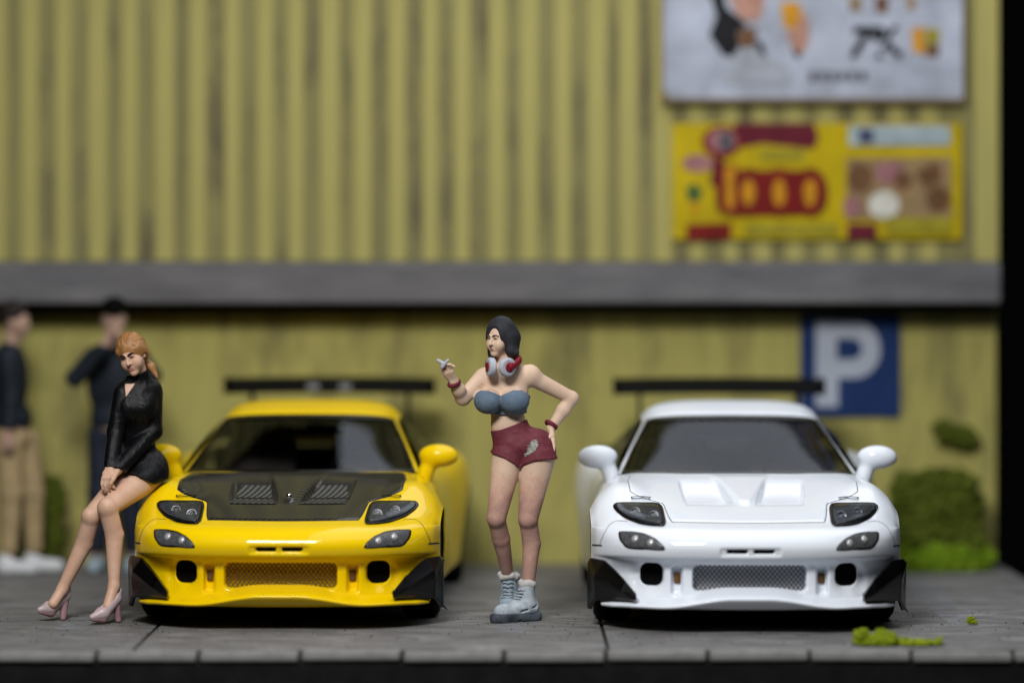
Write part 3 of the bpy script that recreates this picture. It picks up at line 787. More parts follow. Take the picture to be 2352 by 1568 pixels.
    for sa in (-75, -52, -30, -8, 14, 36, 58, 78):
        d0 = np.array((math.sin(math.radians(sa)), -.85*math.cos(math.radians(sa)), .62)); d1 = np.array((.12, .95, -.25)); pp = []
        for q in np.linspace(0, 1, 7):
            dv = d0*(1-q)+d1*q+np.array((.9*math.sin(math.radians(sa))*math.sin(math.pi*q)*.6, 0, .5*math.sin(math.pi*q)*math.cos(math.radians(sa)))); dv /= np.linalg.norm(dv)
            pp.append(np.array((0, .028, .042))+dv*np.array((.098, .102, .112))*.985)
        for q in range(6): H.add(Hd.seg(pp[q], pp[q+1], .0062, .0062), .004)
    H.sub(Hd.ell((0, -.135, -.042), (.075, .105, .110)), .010)
    H.sub(Hd.plane((0, -.02, -.045), (0, -.75, 1)), .02) if False else None
    H.sub(Hd.ell((.078, .005, -.03), (.025, .022, .032)), .006); H.sub(Hd.ell((-.078, .005, -.03), (.025, .022, .032)), .006)
    H.sub(Hd.ell((0, -.02, -.13), (.10, .08, .09)), .01)
    for e in (1, -1):
        H.sub(Hd.seg((e*.05, -.062, .085), (e*.088, .03, .02), .0026, .0026), .008)
    sdf_obj('hair', H, Hd.c-.26, Hd.c+.26, .0045, 'hair_ginger', root)
    # high heels
    def heel_shoe(ank, ball, toe, hl, tip):
        U = Sdf(); U.add(seg(toe, ball, .018, .038), 0); U.add(seg(ball, hl, .040, .036), .025)
        U.add(seg(hl+(0, 0, .01), hl+(.004, .012, .05), .037, .034), .02)
        U.sub(seg(ball+(.004, .01, .040), hl+(0, -.005, .075), .026, .034), .008)
        U.sub(seg(hl+(0, -.005, .06), ank, .030, .034), .006)
        U.cut(lambda p: -p[..., 2]+.012, .004)
        sdf_obj('shoe', U, np.minimum(np.minimum(toe, hl), tip)-.1, np.maximum(np.maximum(toe, hl), ank)+.08, .0048, 'heel_pink', root)
        So = Sdf(); So.add(seg(toe-(0, 0, .014), ball-(0, 0, .030), .014, .032), 0); So.add(seg(ball-(0, 0, .030), hl-(0, 0, .03), .026, .022), .015); So.cut(lambda p: -p[..., 2]+.001, .003)
        sdf_obj('sole', So, np.minimum(np.minimum(toe, hl), tip)-.1, np.maximum(np.maximum(toe, hl), ank)+.08, .0048, 'heel_sole', root)
        Hl = Sdf(); Hl.add(seg(hl-(0, 0, .02), tip+(0, 0, .014), .030, .019), 0); Hl.cut(lambda p: -p[..., 2]+.001, .003)
        sdf_obj('heel', Hl, np.minimum(hl, tip)-.1, np.maximum(hl, tip)+.1, .0048, 'heel_sole', root)
    yy = .46
    heel_shoe(A(264, 1345, .5), A(236, 1407, .40), A(212, 1416, .355), A(265, 1375, .50), np.array((A(272, 1400, .50)[0], .50, 0)))
    heel_shoe(A(140, 1352, .6), A(116, 1393, .58), A(92, 1399, .55), A(148, 1368, .66), np.array((A(145, 1400, .62)[0], .62, 0)))
    return root
seated_woman()

# ------------------------------------------------------------------ two men by the wall
def man(label, px, y, face, parts):
    root = thing('person', label, 'person', (at(px, 1300, y)[0], y, 0), 0, 'men standing by the wall')
    return root
def profile_man():
    y = 3.85; A = lambda px, py, dy=0.0: at(px, py, y+dy)
    r = thing('person', 'man figure in dark jacket and khaki trousers seen side on by the wall', 'person', (A(45, 1300)[0], y, 0))
    lo, hi = A(-140, 1330)+(0, -.5, -.1), A(170, 670)+(0, .6, .1)
    Hd = Head(A(38, 738), rot(1.25, .08), 1.02)
    S = Sdf(); Hd.skull(S, A(25, 790)); S.add(seg(A(30, 775), A(22, 800), .05, .06), .02)
    S.add(ell(A(20, 870), (.12, .17, .25)), .03); S.add(ell(A(30, 985), (.11, .15, .15)), .05)
    S.add(seg(A(20, 830, -.17), A(25, 920, -.19), .058, .048), .03); S.add(seg(A(25, 920, -.19), A(18, 990, -.24), .045, .033), .02)
    hand(S, A(18, 990, -.24), A(17, 1012, -.25), (.1, 0, -1), (1, .1, 0), (.2, .6, -.6), .2, 1.1, .012, (.7, -.3, -.6))
    S.add(seg(A(18, 1010, -.07), A(25, 1130, -.08), .095, .065), .03); S.add(seg(A(25, 1130, -.08), A(20, 1275, -.07), .062, .04), .03)
    S.add(seg(A(52, 1010, .07), A(72, 1130, .08), .095, .065), .03); S.add(seg(A(72, 1130, .08), A(75, 1275, .10), .062, .04), .03)
    sdf_obj('body', S, lo, hi, .011, 'skin_c', r)
    H = Sdf(); H.add(Hd.ell((0, .03, .05), (.088, .10, .10)), 0); H.sub(Hd.ell((0, -.13, -.03), (.09, .11, .10)), .01); H.sub(Hd.ell((0, .0, -.13), (.12, .12, .11)), .01)
    sdf_obj('hair', H, Hd.c-.2, Hd.c+.2, .010, 'hair_dark', r)
    J = Sdf(); J.add(ell(A(20, 870), (.14, .19, .27)), 0); J.add(ell(A(30, 960), (.135, .17, .13)), .05); J.add(seg(A(20, 815, -.16), A(20, 815, .16), .07, .07), .05)
    J.add(seg(A(20, 830, -.18), A(25, 920, -.20), .072, .062), .03); J.add(seg(A(25, 920, -.20), A(20, 975, -.235), .06, .05), .02)
    J.sub(ell(A(30, 778), (.07, .07, .06)), .01); J.cut(lambda p: A(0, 998)[2]-p[..., 2], .01)
    J.cut(lambda p: (A(0, 985)[2]-p[..., 2]), .01)
    sdf_obj('jacket', J, lo, hi, .011, 'jacket_navy', r)
    T = Sdf(); T.add(ell(A(32, 1005), (.125, .16, .11)), 0)
    T.add(seg(A(18, 1010, -.07), A(25, 1130, -.08), .112, .085), .03); T.add(seg(A(25, 1130, -.08), A(20, 1262, -.07), .082, .062), .03)
    T.add(seg(A(55, 1010, .07), A(75, 1130, .08), .112, .085), .02); T.add(seg(A(75, 1130, .08), A(78, 1262, .10), .082, .062), .03); T.cut(lambda p: A(0, 1268)[2]-p[..., 2], .01); T.cut(lambda p: p[..., 2]-A(0, 985)[2], .01)
    sdf_obj('trousers', T, lo, hi, .011, 'trouser_khaki', r)
    for (a_, b_) in ((A(12, 1290, -.08), A(70, 1303, -.12)), (A(72, 1285, .10), A(132, 1298, .08))):
        K = Sdf(); a_ = a_*1; b_ = b_*1; a_[2] = .05; b_[2] = .045; K.add(seg(a_, b_, .062, .05), 0); K.add(seg(a_, a_+(0, 0, .05), .06, .055), .03); K.cut(lambda p: -p[..., 2]+.004, .008)
        sdf_obj('shoe', K, np.minimum(a_, b_)-.12, np.maximum(a_, b_)+.15, .010, 'shoe_white', r)
profile_man()
def capped_man():
    y = 3.95; A = lambda px, py, dy=0.0: at(px, py, y+dy)
    r = thing('person', 'man figure in dark navy clothes and black cap with hands raised to his face', 'person', (A(262, 1300)[0], y, 0))
    lo, hi = A(120, 1330)+(0, -.6, -.1), A(400, 640)+(0, .5, .1)
    Hd = Head(A(262, 735, -.05), rot(.1, .1), 1.05)
    S = Sdf(); Hd.skull(S, A(265, 795)); S.add(seg(A(262, 770), A(265, 800), .05, .06), .02)
    S.add(ell(A(268, 880), (.19, .13, .25)), .03); S.add(ell(A(265, 985), (.16, .13, .16)), .05)
    eL, eR = A(172, 868, -.22), A(350, 862, -.22)
    for sh, el, wr, sx in ((A(215, 820), eL, A(240, 790, -.32), 1), (A(318, 820), eR, A(285, 785, -.32), -1)):
        S.add(seg(sh, el, .058, .048), .03); S.add(seg(el, wr, .045, .034), .02)
        hand(S, wr, wr*.4+.6*A(262, 765, -.30), (sx*.4, .1, .9), (.3, -.9, .2), (sx*.7, .2, .5), .3, 1.15, .012, (0, -.3, 1))
    S.add(seg(A(238, 1000), A(230, 1130, -.03), .10, .07), .03); S.add(seg(A(230, 1130, -.03), A(222, 1270), .066, .045), .03)
    S.add(seg(A(292, 1000), A(300, 1130, -.03), .10, .07), .03); S.add(seg(A(300, 1130, -.03), A(306, 1270), .066, .045), .03)
    sdf_obj('body', S, lo, hi, .011, 'skin_c', r)
    K = Sdf(); K.add(Hd.ell((0, .015, .085), (.09, .105, .075)), 0); K.add(Hd.ell((0, -.095, .075), (.065, .06, .012)), .01); K.sub(Hd.ell((0, 0, .0), (.078, .095, .06)), .01)
    sdf_obj('cap', K, Hd.c-.25, Hd.c+.25, .010, 'black_matte', r)
    J = Sdf(); J.add(ell(A(268, 880), (.215, .15, .27)), 0); J.add(ell(A(266, 960), (.185, .15, .14)), .05); J.add(seg(A(222, 820), A(314, 820), .08, .08), .05)
    for sh, el, wr in ((A(215, 822), eL, A(236, 800, -.31)), (A(318, 822), eR, A(290, 796, -.31))):
        J.add(seg(sh, el, .075, .064), .03); J.add(seg(el, wr, .062, .048), .02)
    J.cut(lambda p: A(0, 985)[2]-p[..., 2], .01); J.sub(ell(A(263, 760, -.05), (.09, .12, .10)), .01)
    sdf_obj('jacket', J, lo, hi, .011, 'jacket_navy', r)
    T = Sdf(); T.add(ell(A(265, 1000), (.175, .14, .11)), 0)
    T.add(seg(A(238, 1000), A(230, 1130, -.03), .115, .088), .03); T.add(seg(A(230, 1130, -.03), A(222, 1262), .085, .066), .03)
    T.add(seg(A(292, 1000), A(300, 1130, -.03), .115, .088), .02); T.add(seg(A(300, 1130, -.03), A(306, 1262), .085, .066), .03); T.cut(lambda p: A(0, 1268)[2]-p[..., 2], .01); T.cut(lambda p: p[..., 2]-A(0, 975)[2], .01)
    sdf_obj('trousers', T, lo, hi, .011, 'trouser_navy', r)
    for px in (222, 306):
        a_ = A(px, 1290, .02); a_[2] = .05; b_ = a_+(0, -.17, -.005); K = Sdf(); K.add(seg(a_, b_, .06, .05), 0); K.add(seg(a_, a_+(0, 0, .05), .06, .05), .03); K.cut(lambda p: -p[..., 2]+.004, .008)
        sdf_obj('shoe', K, np.minimum(a_, b_)-.12, np.maximum(a_, b_)+.15, .010, 'shoe_blue', r)
capped_man()

# ------------------------------------------------------------------ the two sports cars (local frame: x across, y back from the nose, z up)
def catmull(P, n, closed=False):
    """P (k, m, 3) -> n samples along axis 0 (centripetal-ish uniform Catmull-Rom)"""
    k = len(P); u = np.linspace(0, k-1, n); i = np.minimum(u.astype(int), k-2); t_ = (u-i)[:, None, None]
    g = lambda j: P[np.clip(j, 0, k-1)]
    p0, p1, p2, p3 = g(i-1), g(i), g(i+1), g(i+2)
    p0 = np.where((i == 0)[:, None, None], 2*p1-p2, p0); p3 = np.where((i == k-2)[:, None, None], 2*p2-p1, p3)
    return .5*(2*p1+(p2-p0)*t_+(2*p0-5*p1+4*p2-p3)*t_**2+(3*p1-p0-3*p2+p3)*t_**3)
def arc_resample(G, n):
    """evenly spaced rows by mean length"""
    d = np.linalg.norm(np.diff(G, axis=0), axis=2).max(1); s = np.concatenate([[0], np.cumsum(d)]); u = np.linspace(0, s[-1], n)
    i = np.clip(np.searchsorted(s, u)-1, 0, len(G)-2); f = ((u-s[i])/np.maximum(s[i+1]-s[i], 1e-9))[:, None, None]
    return G[i]*(1-f)+G[i+1]*f
def surf(rows, nr, nc):
    P = np.array(rows, float)
    G = arc_resample(catmull(P, 400), nr)
    G = catmull(G.transpose(1, 0, 2), 400)
    return arc_resample(G, nc).transpose(1, 0, 2)
def mirror_grid(G):
    """half grid (rows, cols from the centre out) to a full one"""
    L = G[:, :0:-1].copy(); L[..., 0] *= -1
    return np.concatenate([L, G], axis=1)
def grid_faces(nr, nc, keep=None):
    F_ = []
    for i in range(nr-1):
        for j in range(nc-1):
            if keep is None or keep[i, j]: F_.append((i*nc+j, i*nc+j+1, (i+1)*nc+j+1, (i+1)*nc+j))
    return F_
def sstep(a, b, x): t_ = np.clip((x-a)/(b-a), 0, 1); return t_*t_*(3-2*t_)
def sbox(x, z, x0, x1, z0, z1, r, e):
    """soft rounded box mask: 1 inside, 0 outside, edge width e"""
    qx = np.abs(x-(x0+x1)/2)-(x1-x0)/2+r; qz = np.abs(z-(z0+z1)/2)-(z1-z0)/2+r
    d = np.hypot(np.maximum(qx, 0), np.maximum(qz, 0))+np.minimum(np.maximum(qx, qz), 0)-r
    return 1-sstep(-e, e*.3, d)
XN = np.array([0, .20, .40, .56, .70, .81, .89, .93]); YN = np.array([0, .006, .030, .078, .155, .27, .42, .58])
def ynose(x): return np.interp(np.abs(x), XN, YN)
def fascia(z, off, k=1.0): return [(x, y+off*(1 if x < .8 else (.75 if x < .85 else .35 if x < .9 else .0)), z) for x, y in zip(XN, YN)]
ROWS = [fascia(.165, .085), fascia(.22, .10), fascia(.30, .105), fascia(.375, .10), fascia(.415, .07), fascia(.437, .022), fascia(.47, .002), fascia(.51, -.003), fascia(.55, .014),
  [(x, y+.048*(1 if x < .85 else .6), .582+.004*(x > .5)) for x, y in zip(XN, YN)],
  [(0, .115, .608), (.2, .12, .608), (.4, .145, .61), (.56, .19, .61), (.70, .262, .61), (.81, .365, .61), (.887, .49, .60), (.928, .60, .565)],
  [(0, .25, .634), (.2, .255, .635), (.4, .275, .637), (.56, .31, .636), (.70, .375, .640), (.81, .475, .648), (.884, .575, .635), (.930, .635, .60)],
  [(0, .5, .690), (.2, .5, .690), (.4, .505, .693), (.56, .525, .697), (.70, .565, .708), (.805, .635, .722), (.882, .70, .70), (.934, .735, .645)],
  [(0, .8, .752), (.2, .8, .752), (.4, .8, .757), (.56, .805, .772), (.69, .82, .812), (.79, .845, .815), (.882, .88, .752), (.937, .91, .67)],
  [(0, 1.1, .812), (.2, 1.1, .812), (.4, 1.1, .816), (.56, 1.1, .826), (.69, 1.1, .842), (.79, 1.1, .828), (.88, 1.1, .755), (.935, 1.10, .635)],
  [(0, 1.38, .862), (.2, 1.385, .862), (.4, 1.40, .862), (.56, 1.42, .862), (.68, 1.44, .858), (.78, 1.44, .83), (.87, 1.40, .745), (.925, 1.27, .50)]]
def hood_drop(x, y):
    """how far the bonnet is pressed in (vents) or raised (centre ridge)"""
    u = np.abs(x)
    xin = .045+.17*(y-.55); xout = .368+.05*(y-.80)
    lat = sstep(xin-.004, xin+.016, u)*(1-sstep(xout-.016, xout+.006, u))
    v = .046*lat*sstep(.55, .85, y)*(1-sstep(.90, 1.22, y))
    rid = .016*(1-sstep(.0+.22*(y-.56), .035+.22*(y-.56), u))*sstep(.54, .68, y)*(1-sstep(1.18, 1.36, y))
    return v-rid
HALF = surf(ROWS, 300, 190)
BASE = HALF.copy()
x, y, z = HALF[..., 0], HALF[..., 1], HALF[..., 2]
fz = (y < .75) & (z < .45)
dy = .12*sbox(x, z, -.335, .335, .240, .398, .035, .016)
dy = np.maximum(dy, .16*sbox(x, z, .505, .643, .262, .405, .05, .016))
dy = np.maximum(dy, .055*sbox(x, z, .392, .462, .215, .392, .02, .016))
dy = np.maximum(dy, .030*sbox(x, z, .49, .70, .215, .405, .09, .06))
dy = dy+.03*sbox(x, z, .62, .84, .19, .39, .06, .07)
HALF[..., 1] += np.where(fz, dy, 0)
# twin nose slots and their shallow surround
sl = .05*sbox(x, z, .017, .140, .4715, .4965, .008, .005)+.012*sbox(x, z, -.2, .182, .452, .506, .018, .016)
HALF[..., 1] += np.where((y < .2) & (z > .44) & (z < .53), sl, 0)
HALF[..., 2] -= np.where(y > .5, hood_drop(x, y), 0)
BODY = mirror_grid(HALF); NR, NC = BODY.shape[:2]
BODY_F = grid_faces(NR, NC)
bvh_body = BVHTree.FromPolygons([Vector(v) for v in BODY.reshape(-1, 3)], BODY_F)
bvh_base = BVHTree.FromPolygons([Vector(v) for v in mirror_grid(BASE).reshape(-1, 3)], BODY_F)
EYE = Vector((0, -18.5, 2.0))
def hit(px, pz, bvh=None):
    """surface point seen through the nose-plane position (x, z) from straight ahead"""
    d_ = (Vector((px, 0, pz))-EYE).normalized()
    h = (bvh or bvh_base).ray_cast(EYE, d_)
    if h[0] is None: return None
    n_ = h[1] if h[1].y < 0 or h[1].z > 0 else -h[1]
    if n_.dot(d_) > 0: n_ = -n_
    return h[0], n_
def zp(pts, s=1):
    """drawing units (about a millimetre; height counted down from 1535) to nose-plane metres"""
    return [(s*a*.0010137, (1535-b)*.0010137) for a, b in pts]
def rounded(poly, n=6, k=.28):
    """round the corners of a polygon"""
    out = []
    P = [np.array(p, float) for p in poly]; N = len(P)
    for i in range(N):
        a, b, c = P[i-1], P[i], P[(i+1) % N]
        p0 = b+(a-b)*k; p2 = b+(c-b)*k
        for j in range(n+1):
            t_ = j/n; out.append(p0*(1-t_)**2+2*b*t_*(1-t_)+p2*t_*t_)
    return [tuple(q) for q in out]
def shrink(poly, d):
    P = [np.array(p) for p in poly]; c = sum(P)/len(P)
    return [tuple(q+(c-q)/max(np.linalg.norm(c-q), 1e-6)*d) for q in P]
def patch_geo(poly, off, step=.014, skirt=.012, proj=None, sag=None):
    """a skin laid on the body inside poly, raised by off, with its edge turned down"""
    from mathutils.geometry import delaunay_2d_cdt
    proj = proj or hit
    poly = [Vector(p) for p in poly]
    xs_ = [p.x for p in poly]; zs_ = [p.y for p in poly]
    pts = list(poly)
    a = min(xs_)
    while a < max(xs_):
        b = min(zs_)
        while b < max(zs_):
            pts.append(Vector((a+random.uniform(-.1, .1)*step, b+random.uniform(-.1, .1)*step))); b += step*.7
        a += step
    r = delaunay_2d_cdt(pts, [], [list(range(len(poly)))], 1, 1e-5)
    vs, fs, es = r[0], r[2], r[1]
    V = []
    used = sorted({i for f in fs for i in f}); mp = {}
    for i in used:
        h = proj(vs[i].x, vs[i].y)
        if h is None: continue
        mp[i] = len(V); p, n_ = h
        o_ = off if sag is None else off+sag(vs[i].x, vs[i].y)
        V.append(p+n_*o_)
    Fc = [tuple(mp[i] for i in f) for f in fs if all(i in mp for i in f)]
    # skirt
    cnt = {}
    for f in Fc:
        for i in range(len(f)):
            e = (f[i], f[(i+1) % len(f)]); cnt[tuple(sorted(e))] = cnt.get(tuple(sorted(e)), []) + [e]
    sk = {}
    for k, v in cnt.items():
        if len(v) == 1:
            a, b = v[0]
            for q in (a, b):
                if q not in sk:
                    sk[q] = len(V); V.append(V[q]+Vector((0, skirt*.7, -skirt*.7)))
            Fc.append((b, a, sk[a], sk[b]))
    return [tuple(v) for v in V], Fc
def new_mesh(name, V, Fc, mat, smooth=True):
    me = bpy.data.meshes.new(name); me.from_pydata([tuple(v) for v in V], [], [tuple(int(i) for i in f) for f in Fc]); me.validate()
    if mat: me.materials.append(M[mat])
    me.polygons.foreach_set('use_smooth', [smooth]*len(me.polygons))
    bm = bmesh.new(); bm.from_mesh(me); bmesh.ops.recalc_face_normals(bm, faces=bm.faces); bm.to_mesh(me); bm.free()
    return me
def inst(me, parent, name=None, mat=None):
    o = bpy.data.objects.new(name or me.name.split('.')[0], me); C.objects.link(o); o.parent = parent
    if mat:
        o.material_slots[0].link = 'OBJECT'; o.material_slots[0].material = M[mat]
    return o

MESH = {}
MESH['body'] = new_mesh('front_body', BODY.reshape(-1, 3), BODY_F, 'white_paint')
# bonnet
def hood_xmax(y): return np.interp(y, [.25, .33, .44, .565, .60, .63, .66, .69, .72, 1.0, 1.3, 1.36], [.450, .466, .478, .490, .505, .54, .61, .665, .69, .70, .675, .62])
def down(px, py): h = bvh_body.ray_cast(Vector((px, py, 2)), Vector((0, 0, -1))); return (h[0], Vector((0, 0, 1))) if h[0] else None
HY = np.linspace(.247, 1.345, 150); HA = np.linspace(-1, 1, 171)
V = []
def hood_geo(grow, off):
    V = []
    for yy in np.linspace(.247-grow, 1.345, 150):
        xm = hood_xmax(yy)+grow
        for a in HA:
            xx = a*xm; yb = yy+(.035*(xx/.45)**2 if yy < .6 else .035*min(1, (xx/.45)**2)*(1-(yy-.6)/.9))
            p = down(xx, min(yb, 1.37))[0]; e = min(1-abs(a), (yy-.247+grow)/1.1*.5)
            V.append((p.x, p.y, p.z+off*min(1, .35+e*60)))
    return V, grid_faces(150, len(HA))
V, Fc = hood_geo(0, .008); MESH['hood'] = new_mesh('bonnet', V, Fc, 'white_paint')
V, Fc = hood_geo(.004, .0015); MESH['hood_gap'] = new_mesh('panel_gap', V, Fc, 'seam_grey')
# bonnet vents, left and right
def strip_patch(xf0, xf1, y0, y1, off, n=12):
    V = []
    for i in range(n+1):
        yy = y0+(y1-y0)*i/n
        for j in range(n+1):
            xx = xf0(yy)+(xf1(yy)-xf0(yy))*j/n; p = down(xx, yy)[0]; V.append((p.x, p.y, p.z+off))
    return V, grid_faces(n+1, n+1)
for s, nm in ((1, 'r'), (-1, 'l')):
    xin = lambda q: s*(.118+.12*(q-.86)); xout = lambda q: s*(.350-.10*(q-.86))
    V, Fc = strip_patch(xin, xout, .87, 1.07, .0125, 40); MESH['louvre'+nm] = new_mesh('vent_louvre', V, Fc, 'louvre')
    V, Fc = strip_patch(lambda q: s*(.072+.15*(q-.58)), lambda q: s*.352, .575, .845, .0125, 40); MESH['ventlip'+nm] = new_mesh('vent_lip', V, Fc, 'louvre')
# lamps
HL = [(762, 800), (745, 783), (700, 779), (500, 783), (478, 806), (473, 895), (492, 915), (560, 912), (625, 902), (700, 870), (745, 830)]
FG = [(750, 940), (745, 985), (715, 1025), (690, 1038), (487, 1049), (500, 1020), (545, 980), (605, 952), (665, 942)]
for s, nm in ((1, 'r'), (-1, 'l')):
    hl = rounded(zp(HL, s)); fg = rounded(zp(FG, s), 5, .3)
    bulge = lambda a, b, s=s: .014*max(0, 1-((a-s*.62)/.16)**2)*max(0, 1-((b-.695)/.075)**2)
    V, Fc = patch_geo(hl, .012, skirt=.022); MESH['hl'+nm] = new_mesh('headlight', V, Fc, 'black_gloss')
    V, Fc = patch_geo(shrink(hl, .020), .0135, skirt=.004); MESH['hli'+nm] = new_mesh('reflector', V, Fc, 'lens_grey')
    V, Fc = patch_geo(shrink(hl, .012), .017, skirt=.006, sag=bulge); MESH['hlc'+nm] = new_mesh('lens', V, Fc, 'clear_lens')
    V, Fc = patch_geo(fg, .004, .010, skirt=.016); MESH['fg'+nm] = new_mesh('turn_lamp', V, Fc, 'black_gloss')
    V, Fc = patch_geo(shrink(fg, .011), .006, .010, skirt=.004); MESH['fgi'+nm] = new_mesh('lens', V, Fc, 'lens_grey')
    for k, (cx_, cz_, rr) in enumerate(((540, 862, .034), (638, 838, .030))):
        p, n_ = hit(s*cx_*.0010137, (1535-cz_)*.0010137)
        nn = (n_*.55+Vector((0, -1, 0))).normalized(); q = nn.to_track_quat('X', 'Y').to_matrix()
        V, Fc = lathe([(.0, rr), (.008, rr), (.010, rr*.82), (.003, rr*.6), (.001, rr*.42), (.006, rr*.40), (.010, rr*.2), (.0105, 0.0005)], 20)
        MESH['lamp%d%s' % (k, nm)] = new_mesh('projector', [p+n_*.010+q@Vector(v) for v in V], Fc, 'dark_chrome')
    for k, (cx_, cz_, rr) in enumerate(((572, 1006, .021), (658, 984, .022))):
        p, n_ = hit(s*cx_*.0010137, (1535-cz_)*.0010137)
        q = n_.to_track_quat('X', 'Y').to_matrix()
        V, Fc = lathe([(.0, rr), (.005, rr*.9), (.008, rr*.6), (.010, rr*.3), (.0105, .0004)], 16)
        MESH['bulb%d%s' % (k, nm)] = new_mesh('bulb', [p+n_*.006+q@Vector(v) for v in V], Fc, 'bulb_white')
    # dark slot, duct and niche backs
    V, Fc = patch_geo(rounded([(s*.018, .498), (s*.143, .498), (s*.126, .4705), (s*.018, .4705)], 4, .15), .0, .008, .002, lambda a, b: (Vector((a, ynose(a)+.030, b)), Vector((0, -1, 0))))
    MESH['slot'+nm] = new_mesh('nose_slot', V, Fc, 'black_matte')
    dk = lambda a, b, c: (lambda a_, b_: (Vector((a_, ynose(a_)+c, b_)), Vector((0, -1, 0))))
    V, Fc = patch_geo(rounded([(s*.490, .425), (s*.660, .425), (s*.660, .245), (s*.490, .245)], 6, .3), 0, .02, .002, dk(0, 0, .165))
    MESH['duct'+nm] = new_mesh('duct', V, Fc, 'black_matte')
    V, Fc = patch_geo(rounded([(s*.405, .345), (s*.445, .345), (s*.445, .285), (s*.405, .285)], 4, .2), 0, .02, .002, dk(0, 0, .145))
    MESH['niche'+nm] = new_mesh('niche', V, Fc, 'brown_hole')
    # canard blade on the corner of the bumper
    A_ = {k: np.array((s*(v[0]+.036*sstep(.80, .88, v[0])), v[1]-.045, v[2])) for k, v in dict(a=(.835, .310, .408), b=(.900, .455, .412), c=(.918, .500, .378), d=(.918, .53, .105), e=(.893, .50, .100), f=(.868, .40, .165), g=(.67, .135, .188), h=(.666, .125, .226), i=(.742, .190, .312), j=(.797, .255, .366), k=(.872, .345, .336), l=(.752, .162, .240), m=(.880, .368, .292), n=(.70, .14, .212), o=(.877, .400, .185)).items()}
    ks = list(A_); V = [A_[k] for k in ks]; I = {k: n_ for n_, k in enumerate(ks)}
    Fc = [tuple(I[c] for c in f) for f in ('abk', 'bck', 'ckm', 'cdom', 'def', 'dfo', 'ajk', 'jikl', 'jlk'[:0] or 'ihl', 'hnl', 'hgn', 'gfon', 'lnom', 'klm')]
    rim_ = 'abcdefghij'; nb = len(V)
    V += [A_[k]+np.array((0 if k in 'bcde' else -s*.0, .075, 0)) for k in rim_]
    for q in range(len(rim_)): q2 = (q+1) % len(rim_); Fc.append((I[rim_[q]], nb+q, nb+q2, I[rim_[q2]]))
    Fc.append(tuple(nb+q for q in range(len(rim_))))
    me = new_mesh('canard', V, Fc, 'black_gloss', False)
    bm = bmesh.new(); bm.from_mesh(me); bmesh.ops.remove_doubles(bm, verts=bm.verts[:], dist=1e-5); bmesh.ops.recalc_face_normals(bm, faces=bm.faces); bmesh.ops.bevel(bm, geom=bm.edges[:], offset=.005, segments=2, affect='EDGES', clamp_overlap=True); bm.to_mesh(me); bm.free(); MESH['canard'+nm] = me
# grille
GX = np.linspace(-.37, .37, 60); GZ = np.linspace(.225, .41, 20)
V = [(a, ynose(a)+.155, b) for b in GZ for a in GX]; MESH['grille'] = new_mesh('mesh_grille', V, grid_faces(20, 60), 'mesh_steel')
V = [(a, ynose(a)+.27, b) for b in np.linspace(.335, .42, 4) for a in GX]; MESH['beam'] = new_mesh('bumper_beam', V, grid_faces(4, 60), 'white_paint')
V = [(a, ynose(a)+.32, b) for b in np.linspace(.20, .42, 4) for a in GX]; MESH['radiator'] = new_mesh('radiator', V, grid_faces(4, 60), 'black_matte')
# splitter lip: sections across the car
V = []; SX = np.linspace(-.872, .872, 140); NS = 9
for a in SX:
    u = abs(a); yl = float(np.interp(u, XN, YN)); zl = .158+.052*(1-sstep(.10, .52, u))-.010*sstep(.70, .87, u); zb = .142-.010*sstep(.6, .87, u); f = -.045
    for (yy, zz) in ((.14, zl+.055), (.085, zl+.040), (.03, zl+.022), (f+.012, zl+.008), (f, zl+.001), (f+.006, zl-.009), (f+.030, zl*.7+zb*.3-.010), (f+.085, zb), (.25, zb+.004)): V.append((a, yl+yy, zz))
V, Fc = V, [(i*NS+j, i*NS+j+1, (i+1)*NS+j+1, (i+1)*NS+j) for i in range(139) for j in range(NS-1)]
MESH['lip'] = new_mesh('splitter_lip', V, Fc, 'white_paint')
# panel seams
def seam_geo(path, w=.0024, proj=None, off=.0012, pl=None):
    P = [(proj or hit)(*q) for q in path]; P = [(p+n_*off, n_) for p, n_ in P if p is not None]
    V, Fc = [], []
    for i, (p, n_) in enumerate(P):
        a, b = P[max(i-1, 0)][0], P[min(i+1, len(P)-1)][0]; sd = (b-a).cross(n_).normalized()*w
        V += [p-sd, p+sd]
        if i: Fc.append((2*i-2, 2*i-1, 2*i+1, 2*i))
    return V, Fc
def cr2(P, n=10):
    return [tuple(q[:2]) for q in smooth_path([(a, b, 0) for a, b in P], n)]
for s, nm in ((1, 'r'), (-1, 'l')):
    V, Fc = seam_geo(cr2(zp([(690, 884), (750, 880), (795, 905), (830, 960), (851, 1022)], s))); MESH['seamA'+nm] = new_mesh('panel_seam', V, Fc, 'seam_grey')
    V, Fc = seam_geo(cr2(zp([(838, 1022), (862, 1020), (885, 1018)], s)), .005); MESH['seamB'+nm] = new_mesh('panel_seam', V, Fc, 'seam_grey')
    V, Fc = seam_geo(cr2(zp([(540, 752), (590, 747), (650, 750), (640, 760), (590, 757), (545, 759)], s)), .004, lambda a, b: hit(a, b, bvh_body), .011); MESH['clip'+nm] = new_mesh('lamp_clip', V, Fc, 'black_matte')
